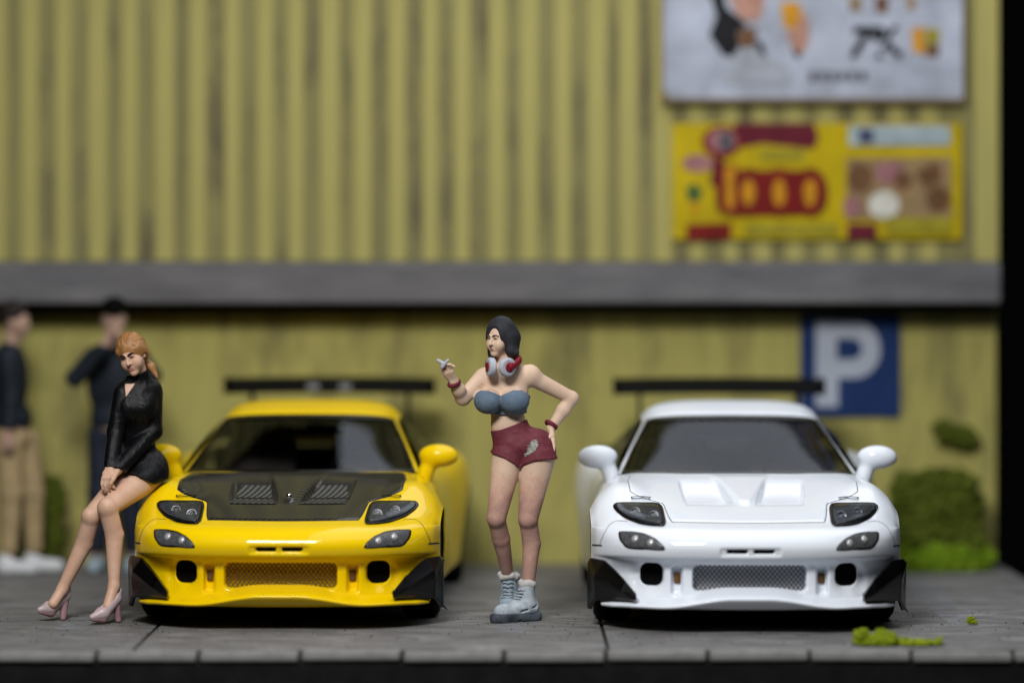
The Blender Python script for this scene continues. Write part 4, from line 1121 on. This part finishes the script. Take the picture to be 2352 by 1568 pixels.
# body sides
SIDE = [[(.775, 1.40, .838), (.87, 1.38, .75), (.925, 1.27, .52), (.92, 1.27, .30), (.885, 1.27, .16)], [(.79, 1.75, .86), (.875, 1.75, .75), (.91, 1.75, .55), (.915, 1.75, .32), (.90, 1.75, .16)],
  [(.81, 2.4, .88), (.90, 2.4, .77), (.93, 2.4, .56), (.93, 2.4, .33), (.925, 2.4, .16)], [(.82, 2.9, .90), (.955, 2.9, .83), (1.0, 2.9, .62), (.985, 2.9, .36), (.965, 2.9, .17)],
  [(.80, 3.3, .915), (.97, 3.3, .865), (1.025, 3.3, .68), (1.01, 3.3, .40), (.985, 3.3, .20)], [(.76, 3.8, .915), (.93, 3.8, .855), (.995, 3.8, .68), (.98, 3.8, .42), (.95, 3.8, .24)], [(.68, 4.22, .90), (.84, 4.22, .83), (.91, 4.22, .66), (.90, 4.22, .42), (.86, 4.22, .27)]]
SG = surf(SIDE, 90, 40)
for s, nm in ((1, 'r'), (-1, 'l')):
    G = SG.copy(); cy, cz = 3.30, .32
    c = (G[1:, 1:]+G[:-1, :-1])/2; keep = np.hypot(c[..., 1]-cy, c[..., 2]-cz) > .36
    G[..., 0] *= s; MESH['side'+nm] = new_mesh('side_panel', G.reshape(-1, 3), grid_faces(90, 40, keep), 'white_paint')
# cabin: windscreen row to tail; columns centre to pillar
CAB = [[(0, 1.355, .858), (.35, 1.385, .860), (.60, 1.46, .858), (.715, 1.54, .855), (.760, 1.585, .852)], [(0, 1.74, 1.035), (.32, 1.765, 1.033), (.54, 1.83, 1.022), (.637, 1.89, 1.008), (.678, 1.94, .985)],
  [(0, 2.10, 1.195), (.28, 2.115, 1.192), (.46, 2.16, 1.182), (.545, 2.21, 1.165), (.590, 2.27, 1.13)], [(0, 2.24, 1.240), (.28, 2.25, 1.237), (.45, 2.28, 1.222), (.535, 2.33, 1.195), (.585, 2.37, 1.15)],
  [(0, 2.55, 1.283), (.28, 2.55, 1.279), (.45, 2.56, 1.260), (.535, 2.58, 1.225), (.590, 2.60, 1.17)], [(0, 3.0, 1.235), (.28, 3.0, 1.231), (.45, 3.0, 1.212), (.54, 3.0, 1.172), (.60, 3.0, 1.115)],
  [(0, 3.75, .965), (.3, 3.75, .962), (.5, 3.75, .95), (.62, 3.75, .93), (.70, 3.75, .912)], [(0, 4.24, .93), (.3, 4.24, .928), (.5, 4.24, .915), (.62, 4.24, .90), (.70, 4.24, .888)]]
CG = surf(CAB, 150, 60)
full = mirror_grid(CG); nr, nc = full.shape[:2]
c = (full[1:, 1:]+full[:-1, :-1])/2
t1 = np.array([np.interp(r_[nc//2][1], [1.36, 2.10, 2.24], [.0, 1.0, 1.3]) for r_ in full])
colf = np.abs(np.linspace(-1, 1, nc)); colc = (colf[1:]+colf[:-1])/2
ycen = (full[1:, nc//2, 1]+full[:-1, nc//2, 1])/2
wind = (ycen[:, None] < 2.10) & (colc[None] < .925); rear = (ycen[:, None] > 3.02) & (ycen[:, None] < 3.72) & (colc[None] < .86)
MESH['cabin'] = new_mesh('roof', full.reshape(-1, 3), grid_faces(nr, nc, ~(wind | rear)), 'white_paint')
bmx = bmesh.new(); bmx.from_mesh(MESH['cabin']); bmesh.ops.solidify(bmx, geom=bmx.faces[:], thickness=.012); bmx.to_mesh(MESH['cabin']); bmx.free()
def sub_surface(mask, name, mat, off):
    used = {}; V, Fc = [], []
    for i, j in np.argwhere(mask):
        f = []
        for (a, b) in ((i, j), (i, j+1), (i+1, j+1), (i+1, j)):
            if (a, b) not in used: used[(a, b)] = len(V); V.append(full[a, b]+np.array((0, -off*.5, off*.87)))
            f.append(used[(a, b)])
        Fc.append(f)
    return new_mesh(name, V, Fc, mat)
MESH['windscreen'] = sub_surface((ycen[:, None] < 2.112) & (colc[None] < .935), 'windscreen', 'tinted_glass', -.006)
MESH['frit'] = sub_surface(((ycen[:, None] < 2.118) & (colc[None] < .94)) & ~((ycen[:, None] < 2.062) & (ycen[:, None] > 1.385) & (colc[None] < .890)), 'windscreen_border', 'black_gloss', .002)
MESH['rearglass'] = sub_surface(rear, 'rear_window', 'tinted_glass', -.004)
for s, nm in ((1, 'r'), (-1, 'l')):
    top = [(s*.585, 2.28, 1.125), (s*.588, 2.6, 1.165), (s*.60, 3.0, 1.11), (s*.66, 3.45, .985)]; bot = [(s*.765, 1.62, .862), (s*.80, 2.3, .882), (s*.82, 2.9, .90), (s*.80, 3.45, .915)]
    V = []; N = 24
    tp, bt = smooth_path(top, 8), smooth_path(bot, 8)
    for k in range(len(tp)):
        for f in np.linspace(0, 1, 8): q = tp[k]*(1-f)+bt[k]*f; q = q+np.array((s*.03*math.sin(math.pi*f), 0, 0)); V.append(q)
    MESH['sideglass'+nm] = new_mesh('side_window', V, grid_faces(len(tp), 8), 'tinted_glass')
    # mirrors: head and stalk in one smooth casting
    mx = Sdf(); hx_ = s*.885
    mx.add(ell((hx_-s*.01, 1.50, .965), (.118, .075, .068)), 0); mx.add(ell((hx_+s*.02, 1.50, .955), (.096, .065, .055)), .04)
    mx.add(seg((hx_-s*.050, 1.51, .94), (hx_-s*.082, 1.50, .86), .050, .044), .035); mx.add(seg((hx_-s*.082, 1.50, .86), (hx_-s*.10, 1.50, .81), .044, .055), .03)
    mx.cut(plane((hx_, 1.555, .96), (0, 1, 0)), .012)
    Vv, Qq = polygonise(mx, (min(hx_-s*.22, hx_+s*.2)-.0, 1.36, .74), (max(hx_-s*.22, hx_+s*.2), 1.63, 1.11), .008)
    MESH['mirror'+nm] = new_mesh('wing_mirror', Vv, Qq, 'white_paint')
    V = [(hx_+.10*math.cos(a)*.95, 1.557, .96+.05*math.sin(a)) for a in np.linspace(0, 2*math.pi, 28, endpoint=False)]
    MESH['mirrorglass'+nm] = new_mesh('mirror_glass', V, [list(range(28))], 'chrome', False)
# rear wing
bm = bmesh.new()
aer = [(0, .0), (.03, .030), (.10, .056), (.20, .076), (.30, .088), (.30, .074), (.20, .030), (.10, -.010), (.03, -.022)]
vsx = []
for a in np.linspace(-.735, .735, 25):
    arch = .008*(1-(a/.735)**2)
    vsx.append([bm.verts.new((a, 3.92+p, 1.295+arch+q)) for p, q in aer])
for i in range(24):
    for k in range(9): bm.faces.new((vsx[i][k], vsx[i][(k+1) % 9], vsx[i+1][(k+1) % 9], vsx[i+1][k]))
bm.faces.new(vsx[0]); bm.faces.new(vsx[-1][::-1]); bmesh.ops.recalc_face_normals(bm, faces=bm.faces)
me = bpy.data.meshes.new('blade'); bm.to_mesh(me); bm.free(); me.materials.append(M['black_wing']); me.polygons.foreach_set('use_smooth', [True]*len(me.polygons)); MESH['blade'] = me
def box_mesh(name, lo, hi, mat, bev=.004):
    bm = bmesh.new(); add_box(bm, lo, hi, bev); me = bpy.data.meshes.new(name); bm.to_mesh(me); bm.free(); me.materials.append(M[mat]); return me
for s, nm in ((1, 'r'), (-1, 'l')):
    MESH['endplate'+nm] = box_mesh('endplate', (s*.743-.007, 3.90, 1.268), (s*.743+.007, 4.24, 1.392), 'black_wing')
    MESH['wingleg'+nm] = box_mesh('wing_support', (s*.56-.012, 3.98, .90), (s*.56+.012, 4.14, 1.315), 'black_wing')
    MESH['bracket'+nm] = box_mesh('wing_bracket', (s*.115-.045, 3.915, 1.305), (s*.115+.045, 3.985, 1.345), 'grey_metal')
# wheels
tp_ = [(-.115, .205), (-.115, .285), (-.095, .312), (-.06, .318), (.06, .318), (.095, .312), (.115, .285), (.115, .205)]
V, Fc = lathe(tp_, 44); MESH['tyre'] = new_mesh('tyre', V, Fc, 'rubber')
bm = bmesh.new()
for k in range(10):
    a = 2*math.pi*k/10; rm = Matrix.Rotation(a, 4, 'X'); b2 = bmesh.new(); add_box(b2, (.06, -.016, .03), (.09, .016, .205), .004)
    for v in b2.verts: v.co = rm@v.co
    mt = bpy.data.meshes.new('t'); b2.to_mesh(mt); b2.free(); bm.from_mesh(mt); bpy.data.meshes.remove(mt)
V, Fc = lathe([(.085, .0005), (.095, .04), (.07, .06)], 20); b0 = [bm.verts.new(v) for v in V]
for f in Fc: bm.faces.new([b0[i] for i in f])
V, Fc = lathe([(-.10, .205), (-.02, .19), (.09, .192), (.112, .206)], 44); b0 = [bm.verts.new(v) for v in V]
for f in Fc: bm.faces.new([b0[i] for i in f])
bmesh.ops.recalc_face_normals(bm, faces=bm.faces); me = bpy.data.meshes.new('rim'); bm.to_mesh(me); bm.free(); me.materials.append(M['rim_metal']); MESH['rim'] = me
MESH['floor'] = box_mesh('chassis', (-.80, .30, .125), (.80, 4.15, .16), 'black_matte')
MESH['archbox'] = box_mesh('engine_bay', (-.66, .34, .165), (.66, 1.34, .56), 'black_matte')
MESH['tub'] = box_mesh('cabin_floor', (-.74, 1.40, .17), (.74, 3.3, .40), 'seat_fabric')
MESH['tail'] = box_mesh('tail_panel', (-.86, 4.16, .28), (.86, 4.22, .90), 'black_gloss', .02)
MESH['dash'] = box_mesh('dashboard', (-.68, 1.50, .60), (.68, 1.86, .80), 'black_matte', .05)
bm = bmesh.new(); add_box(bm, (-.24, 2.15, .40), (.24, 2.65, .56), .05, 3); add_box(bm, (-.24, 2.60, .50), (.24, 2.78, 1.02), .06, 3); add_box(bm, (-.13, 2.64, 1.0), (.13, 2.76, 1.13), .04, 3)
me = bpy.data.meshes.new('seat'); bm.to_mesh(me); bm.free(); me.materials.append(M['seat_fabric']); MESH['seat'] = me
V, Fc = tube_mesh([(.36+.17*math.cos(a), 1.96-.05*math.sin(a), .82+.16*math.sin(a)) for a in np.linspace(0, 2*math.pi, 28, endpoint=False)], .014, 8, True); MESH['steer'] = new_mesh('steering_wheel', V, Fc, 'black_matte')
p = down(.0, .70)[0]; V, Fc = lathe([(.0, .018), (.010, .018), (.014, .012), (.015, .0005)], 14, 'z'); MESH['pin'] = new_mesh('bonnet_badge', [Vector(v)+p+Vector((0, 0, .008)) for v in V], Fc, 'chrome')

def build_car(label, loc, rz, paint, dark_hood):
    r = thing('sports_car', label, 'car', loc, rz, 'sports cars parked side by side')
    body = inst(MESH['body'], r, 'front_body', paint)
    hd = inst(MESH['hood'], r, 'bonnet', 'carbon' if dark_hood else paint)
    if dark_hood: hd['label'] = 'black carbon fibre bonnet'
    inst(MESH['hood_gap'], body, 'panel_gap')
    for nm in 'rl':
        if dark_hood:
            inst(MESH['louvre'+nm], hd, 'vent_louvre'); inst(MESH['ventlip'+nm], hd, 'vent_lip')
        h = inst(MESH['hl'+nm], r, 'headlight'); inst(MESH['hli'+nm], h, 'reflector'); inst(MESH['hlc'+nm], h, 'lens')
        for k in '01': inst(MESH['lamp'+k+nm], h, 'projector')
        g = inst(MESH['fg'+nm], r, 'turn_lamp'); inst(MESH['fgi'+nm], g, 'lens')
        for k in '01': inst(MESH['bulb'+k+nm], g, 'bulb')
        inst(MESH['slot'+nm], r, 'nose_slot'); inst(MESH['duct'+nm], r, 'duct'); inst(MESH['niche'+nm], r, 'niche'); inst(MESH['canard'+nm], r, 'canard')
        inst(MESH['seamA'+nm], body, 'panel_seam'); inst(MESH['seamB'+nm], body, 'panel_seam'); inst(MESH['clip'+nm], hd, 'lamp_clip')
        inst(MESH['side'+nm], r, 'side_panel', paint); inst(MESH['sideglass'+nm], r, 'side_window')
        mi = inst(MESH['mirror'+nm], r, 'wing_mirror', paint); inst(MESH['mirrorglass'+nm], mi, 'mirror_glass')
    inst(MESH['grille'], r, 'mesh_grille', 'mesh_brass' if dark_hood else 'mesh_steel'); inst(MESH['beam'], r, 'bumper_beam', paint); inst(MESH['radiator'], r, 'radiator')
    inst(MESH['lip'], r, 'splitter_lip', paint); inst(MESH['cabin'], r, 'roof', paint)
    ws = inst(MESH['windscreen'], r, 'windscreen'); inst(MESH['frit'], ws, 'windscreen_border')
    inst(MESH['rearglass'], r, 'rear_window')
    w = inst(MESH['blade'], r, 'rear_wing')
    for nm in 'rl': inst(MESH['endplate'+nm], w, 'endplate'); inst(MESH['wingleg'+nm], w, 'wing_support'); dark_hood and inst(MESH['bracket'+nm], w, 'wing_bracket')
    for sx, yy in ((-1, .93), (1, .93), (-1, 3.30), (1, 3.30)):
        wh = bpy.data.objects.new('wheel', None); C.objects.link(wh); wh.parent = r; wh.location = (sx*(.80 if yy < 2 else .86), yy, .318); wh.rotation_euler = (0, 0, 0 if sx > 0 else math.pi)
        inst(MESH['tyre'], wh, 'tyre'); inst(MESH['rim'], wh, 'rim')
    for k in ('floor', 'archbox', 'tub', 'tail', 'dash', 'steer'): inst(MESH[k], r)
    for sx in (-.36, .36): o = inst(MESH['seat'], r, 'seat'); o.location.x = sx
    if dark_hood: inst(MESH['pin'], hd, 'bonnet_badge')
    return r
YAW = -.0179
yc = at(640, 1400, -.03); build_car('yellow sports car with black carbon bonnet and black rear wing', (yc[0], -.03, 0), YAW, 'yellow_paint', True)
wc = at(1725, 1400, -.20); build_car('all white sports car with white bonnet parked before the blue parking sign', (wc[0], -.20, 0), YAW, 'white_paint', False)

# ------------------------------------------------------------------ signs on the wall
M['sign_blue'] = plain('sign_blue', (0.013, 0.034, 0.118), 0.5, var=0.15, scale=3)
M['sign_white'] = plain('sign_white', (0.40, 0.44, 0.52), 0.6, var=0.08, scale=4)
M['poster_white'] = plain('poster_white', (0.36, 0.39, 0.47), 0.6, var=0.32, scale=3.0)
M['board_edge'] = plain('board_edge', (0.20, 0.15, 0.075), 0.7, var=0.2)
M['poster_yellow'] = plain('poster_yellow', (0.44, 0.33, 0.003), 0.55, var=0.2, scale=2.5)
for nm, col in dict(print_black=(.012, .012, .014), print_skin=(.40, .22, .17), print_brown=(.13, .065, .03), print_orange=(.50, .24, .02), print_grey=(.075, .08, .095), print_pale=(.30, .32, .36), print_red=(.16, .010, .008), print_maroon=(.11, .012, .022),
                    print_pink=(.30, .14, .15), print_olive=(.28, .24, .02), print_green=(.05, .11, .03), print_tan=(.25, .17, .085), print_white=(.55, .54, .48), print_sky=(.30, .37, .40), print_navy=(.05, .06, .11), print_amber=(.48, .22, .01)).items():
    M[nm] = plain(nm, col, 0.6, var=0.25, scale=9)
SG_ = at(1953, 842, YW)
sign = thing('parking_sign', 'square blue parking sign with white letter P on the lower wall', 'sign', (SG_[0], YW+.035, SG_[2]))
def local_flat(name, pts, y, th, mat, root, holes=()):
    R_ = np.array(root.location)
    q = lambda P: [(at(a, b, y)[0]-R_[0], at(a, b, y)[2]-R_[2]) for a, b in P]
    return flat_shape(name, q(pts), y-R_[1], th, mat, root, [q(h) for h in holes])
def ellp(cx, cy, rx, ry, n=28, a0=0, a1=2*math.pi): return [(cx+rx*math.cos(a), cy+ry*math.sin(a)) for a in np.linspace(a0, a1, n, endpoint=(a1-a0 < 6.2))]
yp = YW+.034
local_flat('sign_plate', rounded([(1838, 727), (2068, 727), (2068, 957), (1838, 957)], 3, .02), yp, .024, 'sign_blue', sign)
outer = [(1874, 736), (1962, 736)]+ellp(1962, 802, 60, 66, 16, -math.pi/2, math.pi/2)+[(1925, 868), (1925, 934), (1874, 934)]
inner = [(1922, 777)]+ellp(1956, 801, 24, 24, 12, -math.pi/2, math.pi/2)+[(1922, 825)]
local_flat('letter', outer, yp-.005, .004, 'sign_white', sign, [inner])

Z = lambda P: [(1488.4+a*.375, b*.375) for a, b in P]
b1 = at(1868, 100, YW-.1)
bb = thing('billboard', 'large white advertising board with a person eating a burger, above the yellow poster', 'billboard', (b1[0], YW-.036, b1[2]))
yb = YW-.11
local_flat('board', [(1519, -25), (2216, -25), (2216, 236), (1519, 236)], yb+.004, .068, 'board_edge', bb)
local_flat('printed_sheet', [(1524, -25), (2211, -25), (2211, 226), (1540, 226), (1524, 206)], yb, .003, 'poster_white', bb)
for k, (nm, P, mat) in enumerate((('hair_print', [(370, -60), (420, 100), (375, 220), (460, 340), (520, 350), (560, 290), (545, 200), (610, 150), (480, 50), (460, -60)], 'print_black'), ('collar_print', [(650, 250), (690, 350), (724, 330), (690, 250)], 'print_black'),
    ('face_print', [(478, -60), (720, -60), (705, 60), (690, 110), (620, 140), (540, 85)], 'print_skin'), ('neck_print', [(545, 180), (670, 170), (655, 280), (600, 300), (560, 280)], 'print_brown'), ('burger_print', [(812, 20), (930, 15), (945, 150), (900, 185), (830, 165)], 'print_orange'),
    ('hand_print', [(945, 60), (985, 120), (985, 260), (945, 340), (880, 290), (840, 190), (905, 190)], 'print_skin'), ('sleeve_print', [(880, 280), (950, 310), (930, 365), (890, 335)], 'print_black'), ('shirt_print', [(530, 330), (650, 300), (860, 420), (880, 520), (470, 520)], 'print_pale'),
    ('bun_print', [(1612, 180), (1690, 165), (1700, 330), (1625, 320)], 'print_orange'), ('snack_print', [(1702, 170), (1790, 180), (1780, 270), (1702, 280)], 'print_olive'), ('snack_print', [(1690, 285), (1785, 275), (1780, 350), (1700, 345)], 'print_brown'),
    ('glyph_print', [(1230, -20), (1310, -20), (1300, 75), (1240, 70)], 'print_tan'), ('glyph_print', [(1390, -20), (1475, -20), (1465, 85), (1400, 80)], 'print_brown'), ('glyph_print', [(1580, -20), (1640, -20), (1635, 65), (1590, 60)], 'print_tan'))):
    local_flat(nm, Z(P), yb-.003-.0012*(k % 3), .002, mat, bb)
for a in range(6): local_flat('glyph_print', Z([(985+a*62, 440), (1028+a*62, 440), (1028+a*62, 500), (985+a*62, 500)]), yb-.003, .002, 'print_grey', bb)
for a in range(5): local_flat('glyph_print', Z([(600+a*70, 440), (640+a*70, 440), (640+a*70, 490), (600+a*70, 490)]), yb-.0055, .002, 'poster_white', bb)
def lettering(body, px, py, size, y, mat, root, shear=0.0, thick=.0):
    cu = bpy.data.curves.new('lettering', 'FONT'); cu.body = body; cu.size = size; cu.shear = shear; cu.offset = thick; cu.extrude = .001
    o = bpy.data.objects.new('lettering', cu); C.objects.link(o); p = at(px, py, y)
    me = bpy.data.meshes.new_from_object(o.evaluated_get(bpy.context.evaluated_depsgraph_get())); bpy.data.objects.remove(o)
    me.materials.clear(); me.materials.append(M[mat])
    o = bpy.data.objects.new('lettering', me); C.objects.link(o); o.parent = root; o.rotation_euler = (math.pi/2, 0, 0)
    o.location = Vector(p)-Vector(root.location); return o
lettering('7%.', 1488.4+1225*.375, 345*.375, .30, yb-.0075, 'print_black', bb, .2, .012).scale.x = .95

b2 = at(1875, 417, YW-.05)
po = thing('price_poster', 'yellow and red price poster reading 1000 below the white billboard', 'poster', (b2[0], YW-.036, b2[2]))
y2 = YW-.05
local_flat('printed_sheet', [(1544, 283), (2209, 283), (2209, 550), (1544, 550)], y2, .013, 'poster_yellow', po)
items = [('red_banner', [(520, 755), (1015, 755), (1045, 835), (1020, 915), (700, 880), (550, 910)], 'print_maroon'), ('round_badge', ellp(450, 870, 120, 100), 'print_red'), ('round_badge', ellp(455, 860, 85, 70), 'print_pink'), ('badge_face', ellp(480, 870, 45, 60), 'print_grey'),
  ('speech_shape', ellp(305, 1000, 95, 52), 'print_pink'), ('stem_shape', [(400, 960), (470, 980), (450, 1160), (380, 1130)], 'print_maroon'), ('text_strip', [(690, 915), (960, 915), (960, 980), (690, 980)], 'print_olive'), ('leaf_print', [(230, 1150), (290, 1125), (335, 1170), (300, 1240), (250, 1230)], 'print_green'),
  ('stem_print', [(265, 1240), (310, 1240), (300, 1310), (270, 1310)], 'print_amber'), ('text_strip', [(235, 1375), (510, 1365), (510, 1460), (235, 1470)], 'print_red'), ('text_strip', [(600, 1370), (1160, 1370), (1160, 1445), (600, 1445)], 'print_olive'),
  ('blue_banner', [(1230, 770), (1850, 770), (1850, 890), (1230, 890)], 'print_sky'), ('text_block', [(1290, 790), (1385, 790), (1385, 880), (1290, 880)], 'print_navy'), ('photo_panel', [(1215, 970), (1855, 960), (1860, 1330), (1215, 1340)], 'print_tan'),
  ('dish_print', ellp(1300, 1090, 80, 90), 'print_brown'), ('dish_print', ellp(1480, 1060, 90, 70), 'print_pink'), ('dish_print', ellp(1560, 1110, 55, 60), 'print_brown'), ('dish_print', [(1640, 1060), (1790, 980), (1800, 1100), (1700, 1160)], 'print_brown'), ('dish_print', ellp(1780, 1220, 75, 80), 'print_brown'),
  ('plate_print', ellp(1445, 1255, 95, 85), 'print_white'), ('plate_print', ellp(1250, 1265, 55, 65), 'print_pink'), ('red_box', [(1220, 1370), (1400, 1370), (1400, 1465), (1220, 1465)], 'print_maroon'), ('text_strip', [(1460, 1330), (1860, 1330), (1860, 1430), (1460, 1430)], 'print_olive')]
for k, (nm, P, mat) in enumerate(items): local_flat(nm, Z(P), y2-.0025-.0009*k, .001, mat, po)
local_flat('digit_backing', Z(rounded([(415, 1045), (1095, 1045), (1095, 1320), (415, 1320)], 6, .3)), y2-.0203, .0005, 'print_red', po)  # solid red print behind the digits
local_flat('digit', Z([(430, 1010), (545, 1010), (560, 1330), (430, 1300)]), y2-.021, .001, 'print_red', po)
local_flat('digit_fill', Z([(470, 1030), (530, 1020), (530, 1275), (475, 1275)]), y2-.0235, .001, 'print_amber', po)
for cx_ in (615, 803, 993):
    local_flat('digit', Z(ellp(cx_, 1178, 108, 148)), y2-.021-.0008*(1+(cx_ == 803)), .0005, 'print_red', po)
    local_flat('digit_fill', Z(ellp(cx_, 1180, 40, 84)), y2-.0240, .001, 'print_amber', po)

# ------------------------------------------------------------------ greenery
def foliage_mat(name, a, b):
    t = NT(name); n = t.noise(t.coord(), 12, 5, 0.7)
    oi = t.n('ShaderNodeObjectInfo'); t.set(Base_Color=t.ramp(n, [(0.3, a), (0.7, b)]), Roughness=0.8, Specular_IOR_Level=0.2); return t.m
M['bush_green'] = foliage_mat('bush_green', (0.048, 0.066, 0.004), (0.10, 0.125, 0.010))
M['grass_green'] = foliage_mat('grass_green', (0.10, 0.18, 0.005), (0.19, 0.29, 0.010))
M['moss_lime'] = foliage_mat('moss_lime', (0.12, 0.165, 0.004), (0.27, 0.33, 0.010))
ICO = bmesh.new(); bmesh.ops.create_icosphere(ICO, subdivisions=1, radius=1.0)
ICO_V = np.array([v.co for v in ICO.verts]); ICO_F = np.array([[v.index for v in f.verts] for f in ICO.faces]); ICO.free()
def crumbs(name, centers, radii, mat, parent=None, loc=(0, 0, 0)):
    """foam crumbs: many small uneven lumps in one mesh"""
    n = len(centers); q = rng.normal(size=(n, 3, 3)); Q = np.linalg.qr(q)[0]
    V = np.einsum('nvi,nij->nvj', ICO_V[None]*rng.uniform(.75, 1.25, (n, len(ICO_V), 1)), Q)*radii[:, None, None]*rng.uniform(.7, 1.3, (n, 1, 3))+centers[:, None]-np.array(loc)
    Fc = (ICO_F[None]+np.arange(n)[:, None, None]*len(ICO_V)).reshape(-1, 3)
    me = bpy.data.meshes.new(name); me.from_pydata(V.reshape(-1, 3).tolist(), [], Fc.tolist()); me.materials.append(M[mat])
    o = bpy.data.objects.new(name, me); C.objects.link(o); o.location = loc
    if parent: o.parent = parent; o.location = (0, 0, 0)
    return o
def cloud(blobs, n, r0, r1):
    """crumb centres in the outer shell of several ellipsoids"""
    w = np.array([b[3]*b[4]*b[5] for b in blobs]); idx = rng.choice(len(blobs), n, p=w/w.sum())
    B = np.array(blobs)[idx]; d = rng.normal(size=(n, 3)); d /= np.linalg.norm(d, axis=1)[:, None]
    r = rng.uniform(.25, 1, n)**.5
    c = B[:, :3]+d*r[:, None]*B[:, 3:]*rng.uniform(.8, 1.18, (n, 1))
    c[:, 2] = np.maximum(c[:, 2], .012)
    return c, rng.uniform(r0, r1, n)
def bush(name, label, cat, base, blobs, n, r0, r1, mat, stems=0, kind=None):
    bl = [(base[0]+b[0], base[1]+b[1], base[2]+b[2], *b[3:]) for b in blobs]
    c, r = cloud(bl, n, r0, r1)
    root = thing(name, label, cat, base)
    if stems:
        for k in range(stems):
            a = 2*math.pi*k/stems; V, Fc = tube_mesh([(.03*math.cos(a), .03*math.sin(a), 0), (.10*math.cos(a), .08*math.sin(a), .25), (.2*math.cos(a), .12*math.sin(a), .5)], [.02, .014, .006], 6)
            link('stem', V, Fc, 'board_edge', root)
    f = crumbs('foliage', c, r, mat, root, base); f['kind'] = 'stuff'; return root
bx = at(2150, 1290, 4.25)
bush('bush', 'dark green rounded bush at the right end of the wall', 'bush', (bx[0], 4.22, 0), [(-.02, 0, .35, .27, .18, .25), (.17, .02, .45, .15, .16, .22), (-.18, .0, .52, .15, .14, .17), (.05, .05, .60, .22, .13, .12), (.18, 0, .60, .12, .12, .10), (-.20, 0, .62, .10, .12, .08), (.2, -.05, .2, .13, .16, .18), (-.2, -.05, .2, .13, .16, .18), (.02, -.05, .2, .28, .18, .16)], 6500, .016, .034, 'bush_green', 4)
bush('grass_patch', 'bright green grass tuft along the foot of the dark bush', 'grass', (bx[0], 4.05, 0), [(-.02, 0, .05, .36, .16, .12), (.22, .10, .08, .18, .2, .14), (-.25, .05, .06, .14, .15, .13), (.05, -.05, .08, .2, .1, .12)], 3000, .012, .026, 'grass_green')
hg = at(2195, 998, YW-.02)
bush('wall_moss', 'small green moss clump stuck on the wall above the bush', 'moss', (hg[0], YW+.03, hg[2]), [(0, -.03, 0, .15, .05, .07), (-.08, -.03, .05, .08, .05, .05), (.08, -.03, -.04, .09, .05, .05)], 700, .014, .028, 'bush_green')
lb = at(108, 1290, 4.35)
bush('bush', 'dark green bush behind the legs of the man in khaki trousers', 'bush', (lb[0], 4.36, 0), [(0, 0, .28, .12, .14, .26), (.03, .02, .48, .10, .12, .18), (-.1, 0, .15, .16, .15, .15)], 2000, .016, .032, 'bush_green', 3)
mg = at(2066, 1486, -.78)
mx0 = mg[0]
bush('moss_clump', 'lime green moss clump on the pavement before the white car', 'moss', (mx0, -.72, 0), [(-.12, 0, .02, .13, .10, .035)]+[(rng.uniform(-.23, .0), rng.uniform(-.06, .06), rng.uniform(.02, .06), *rng.uniform(.018, .04, 3)) for k in range(16)]+[(.09, -.02, .012, .10, .07, .02), (.19, -.02, .01, .06, .04, .018)]+[(rng.uniform(.02, .24), rng.uniform(-.05, .02), rng.uniform(.012, .03), *rng.uniform(.012, .025, 3)) for k in range(10)], 6000, .0045, .010, 'moss_lime')
tb = at(2228, 1436, .4)
bush('moss_tuft', 'tiny lime moss tuft on the worn white bay line', 'moss', (tb[0], .36, 0), [(0, 0, .025, .028, .025, .025), (.02, 0, .015, .02, .02, .015)], 300, .003, .007, 'moss_lime')
# loose grit on the pavement
n = 420; cx_ = rng.uniform(-3.2, 3.4, n); cy_ = rng.uniform(-.85, 1.2, n); g = crumbs('grit', np.stack([cx_, cy_, np.full(n, .002)], 1), rng.uniform(.002, .0055, n), 'joint'); g['kind'] = 'stuff'
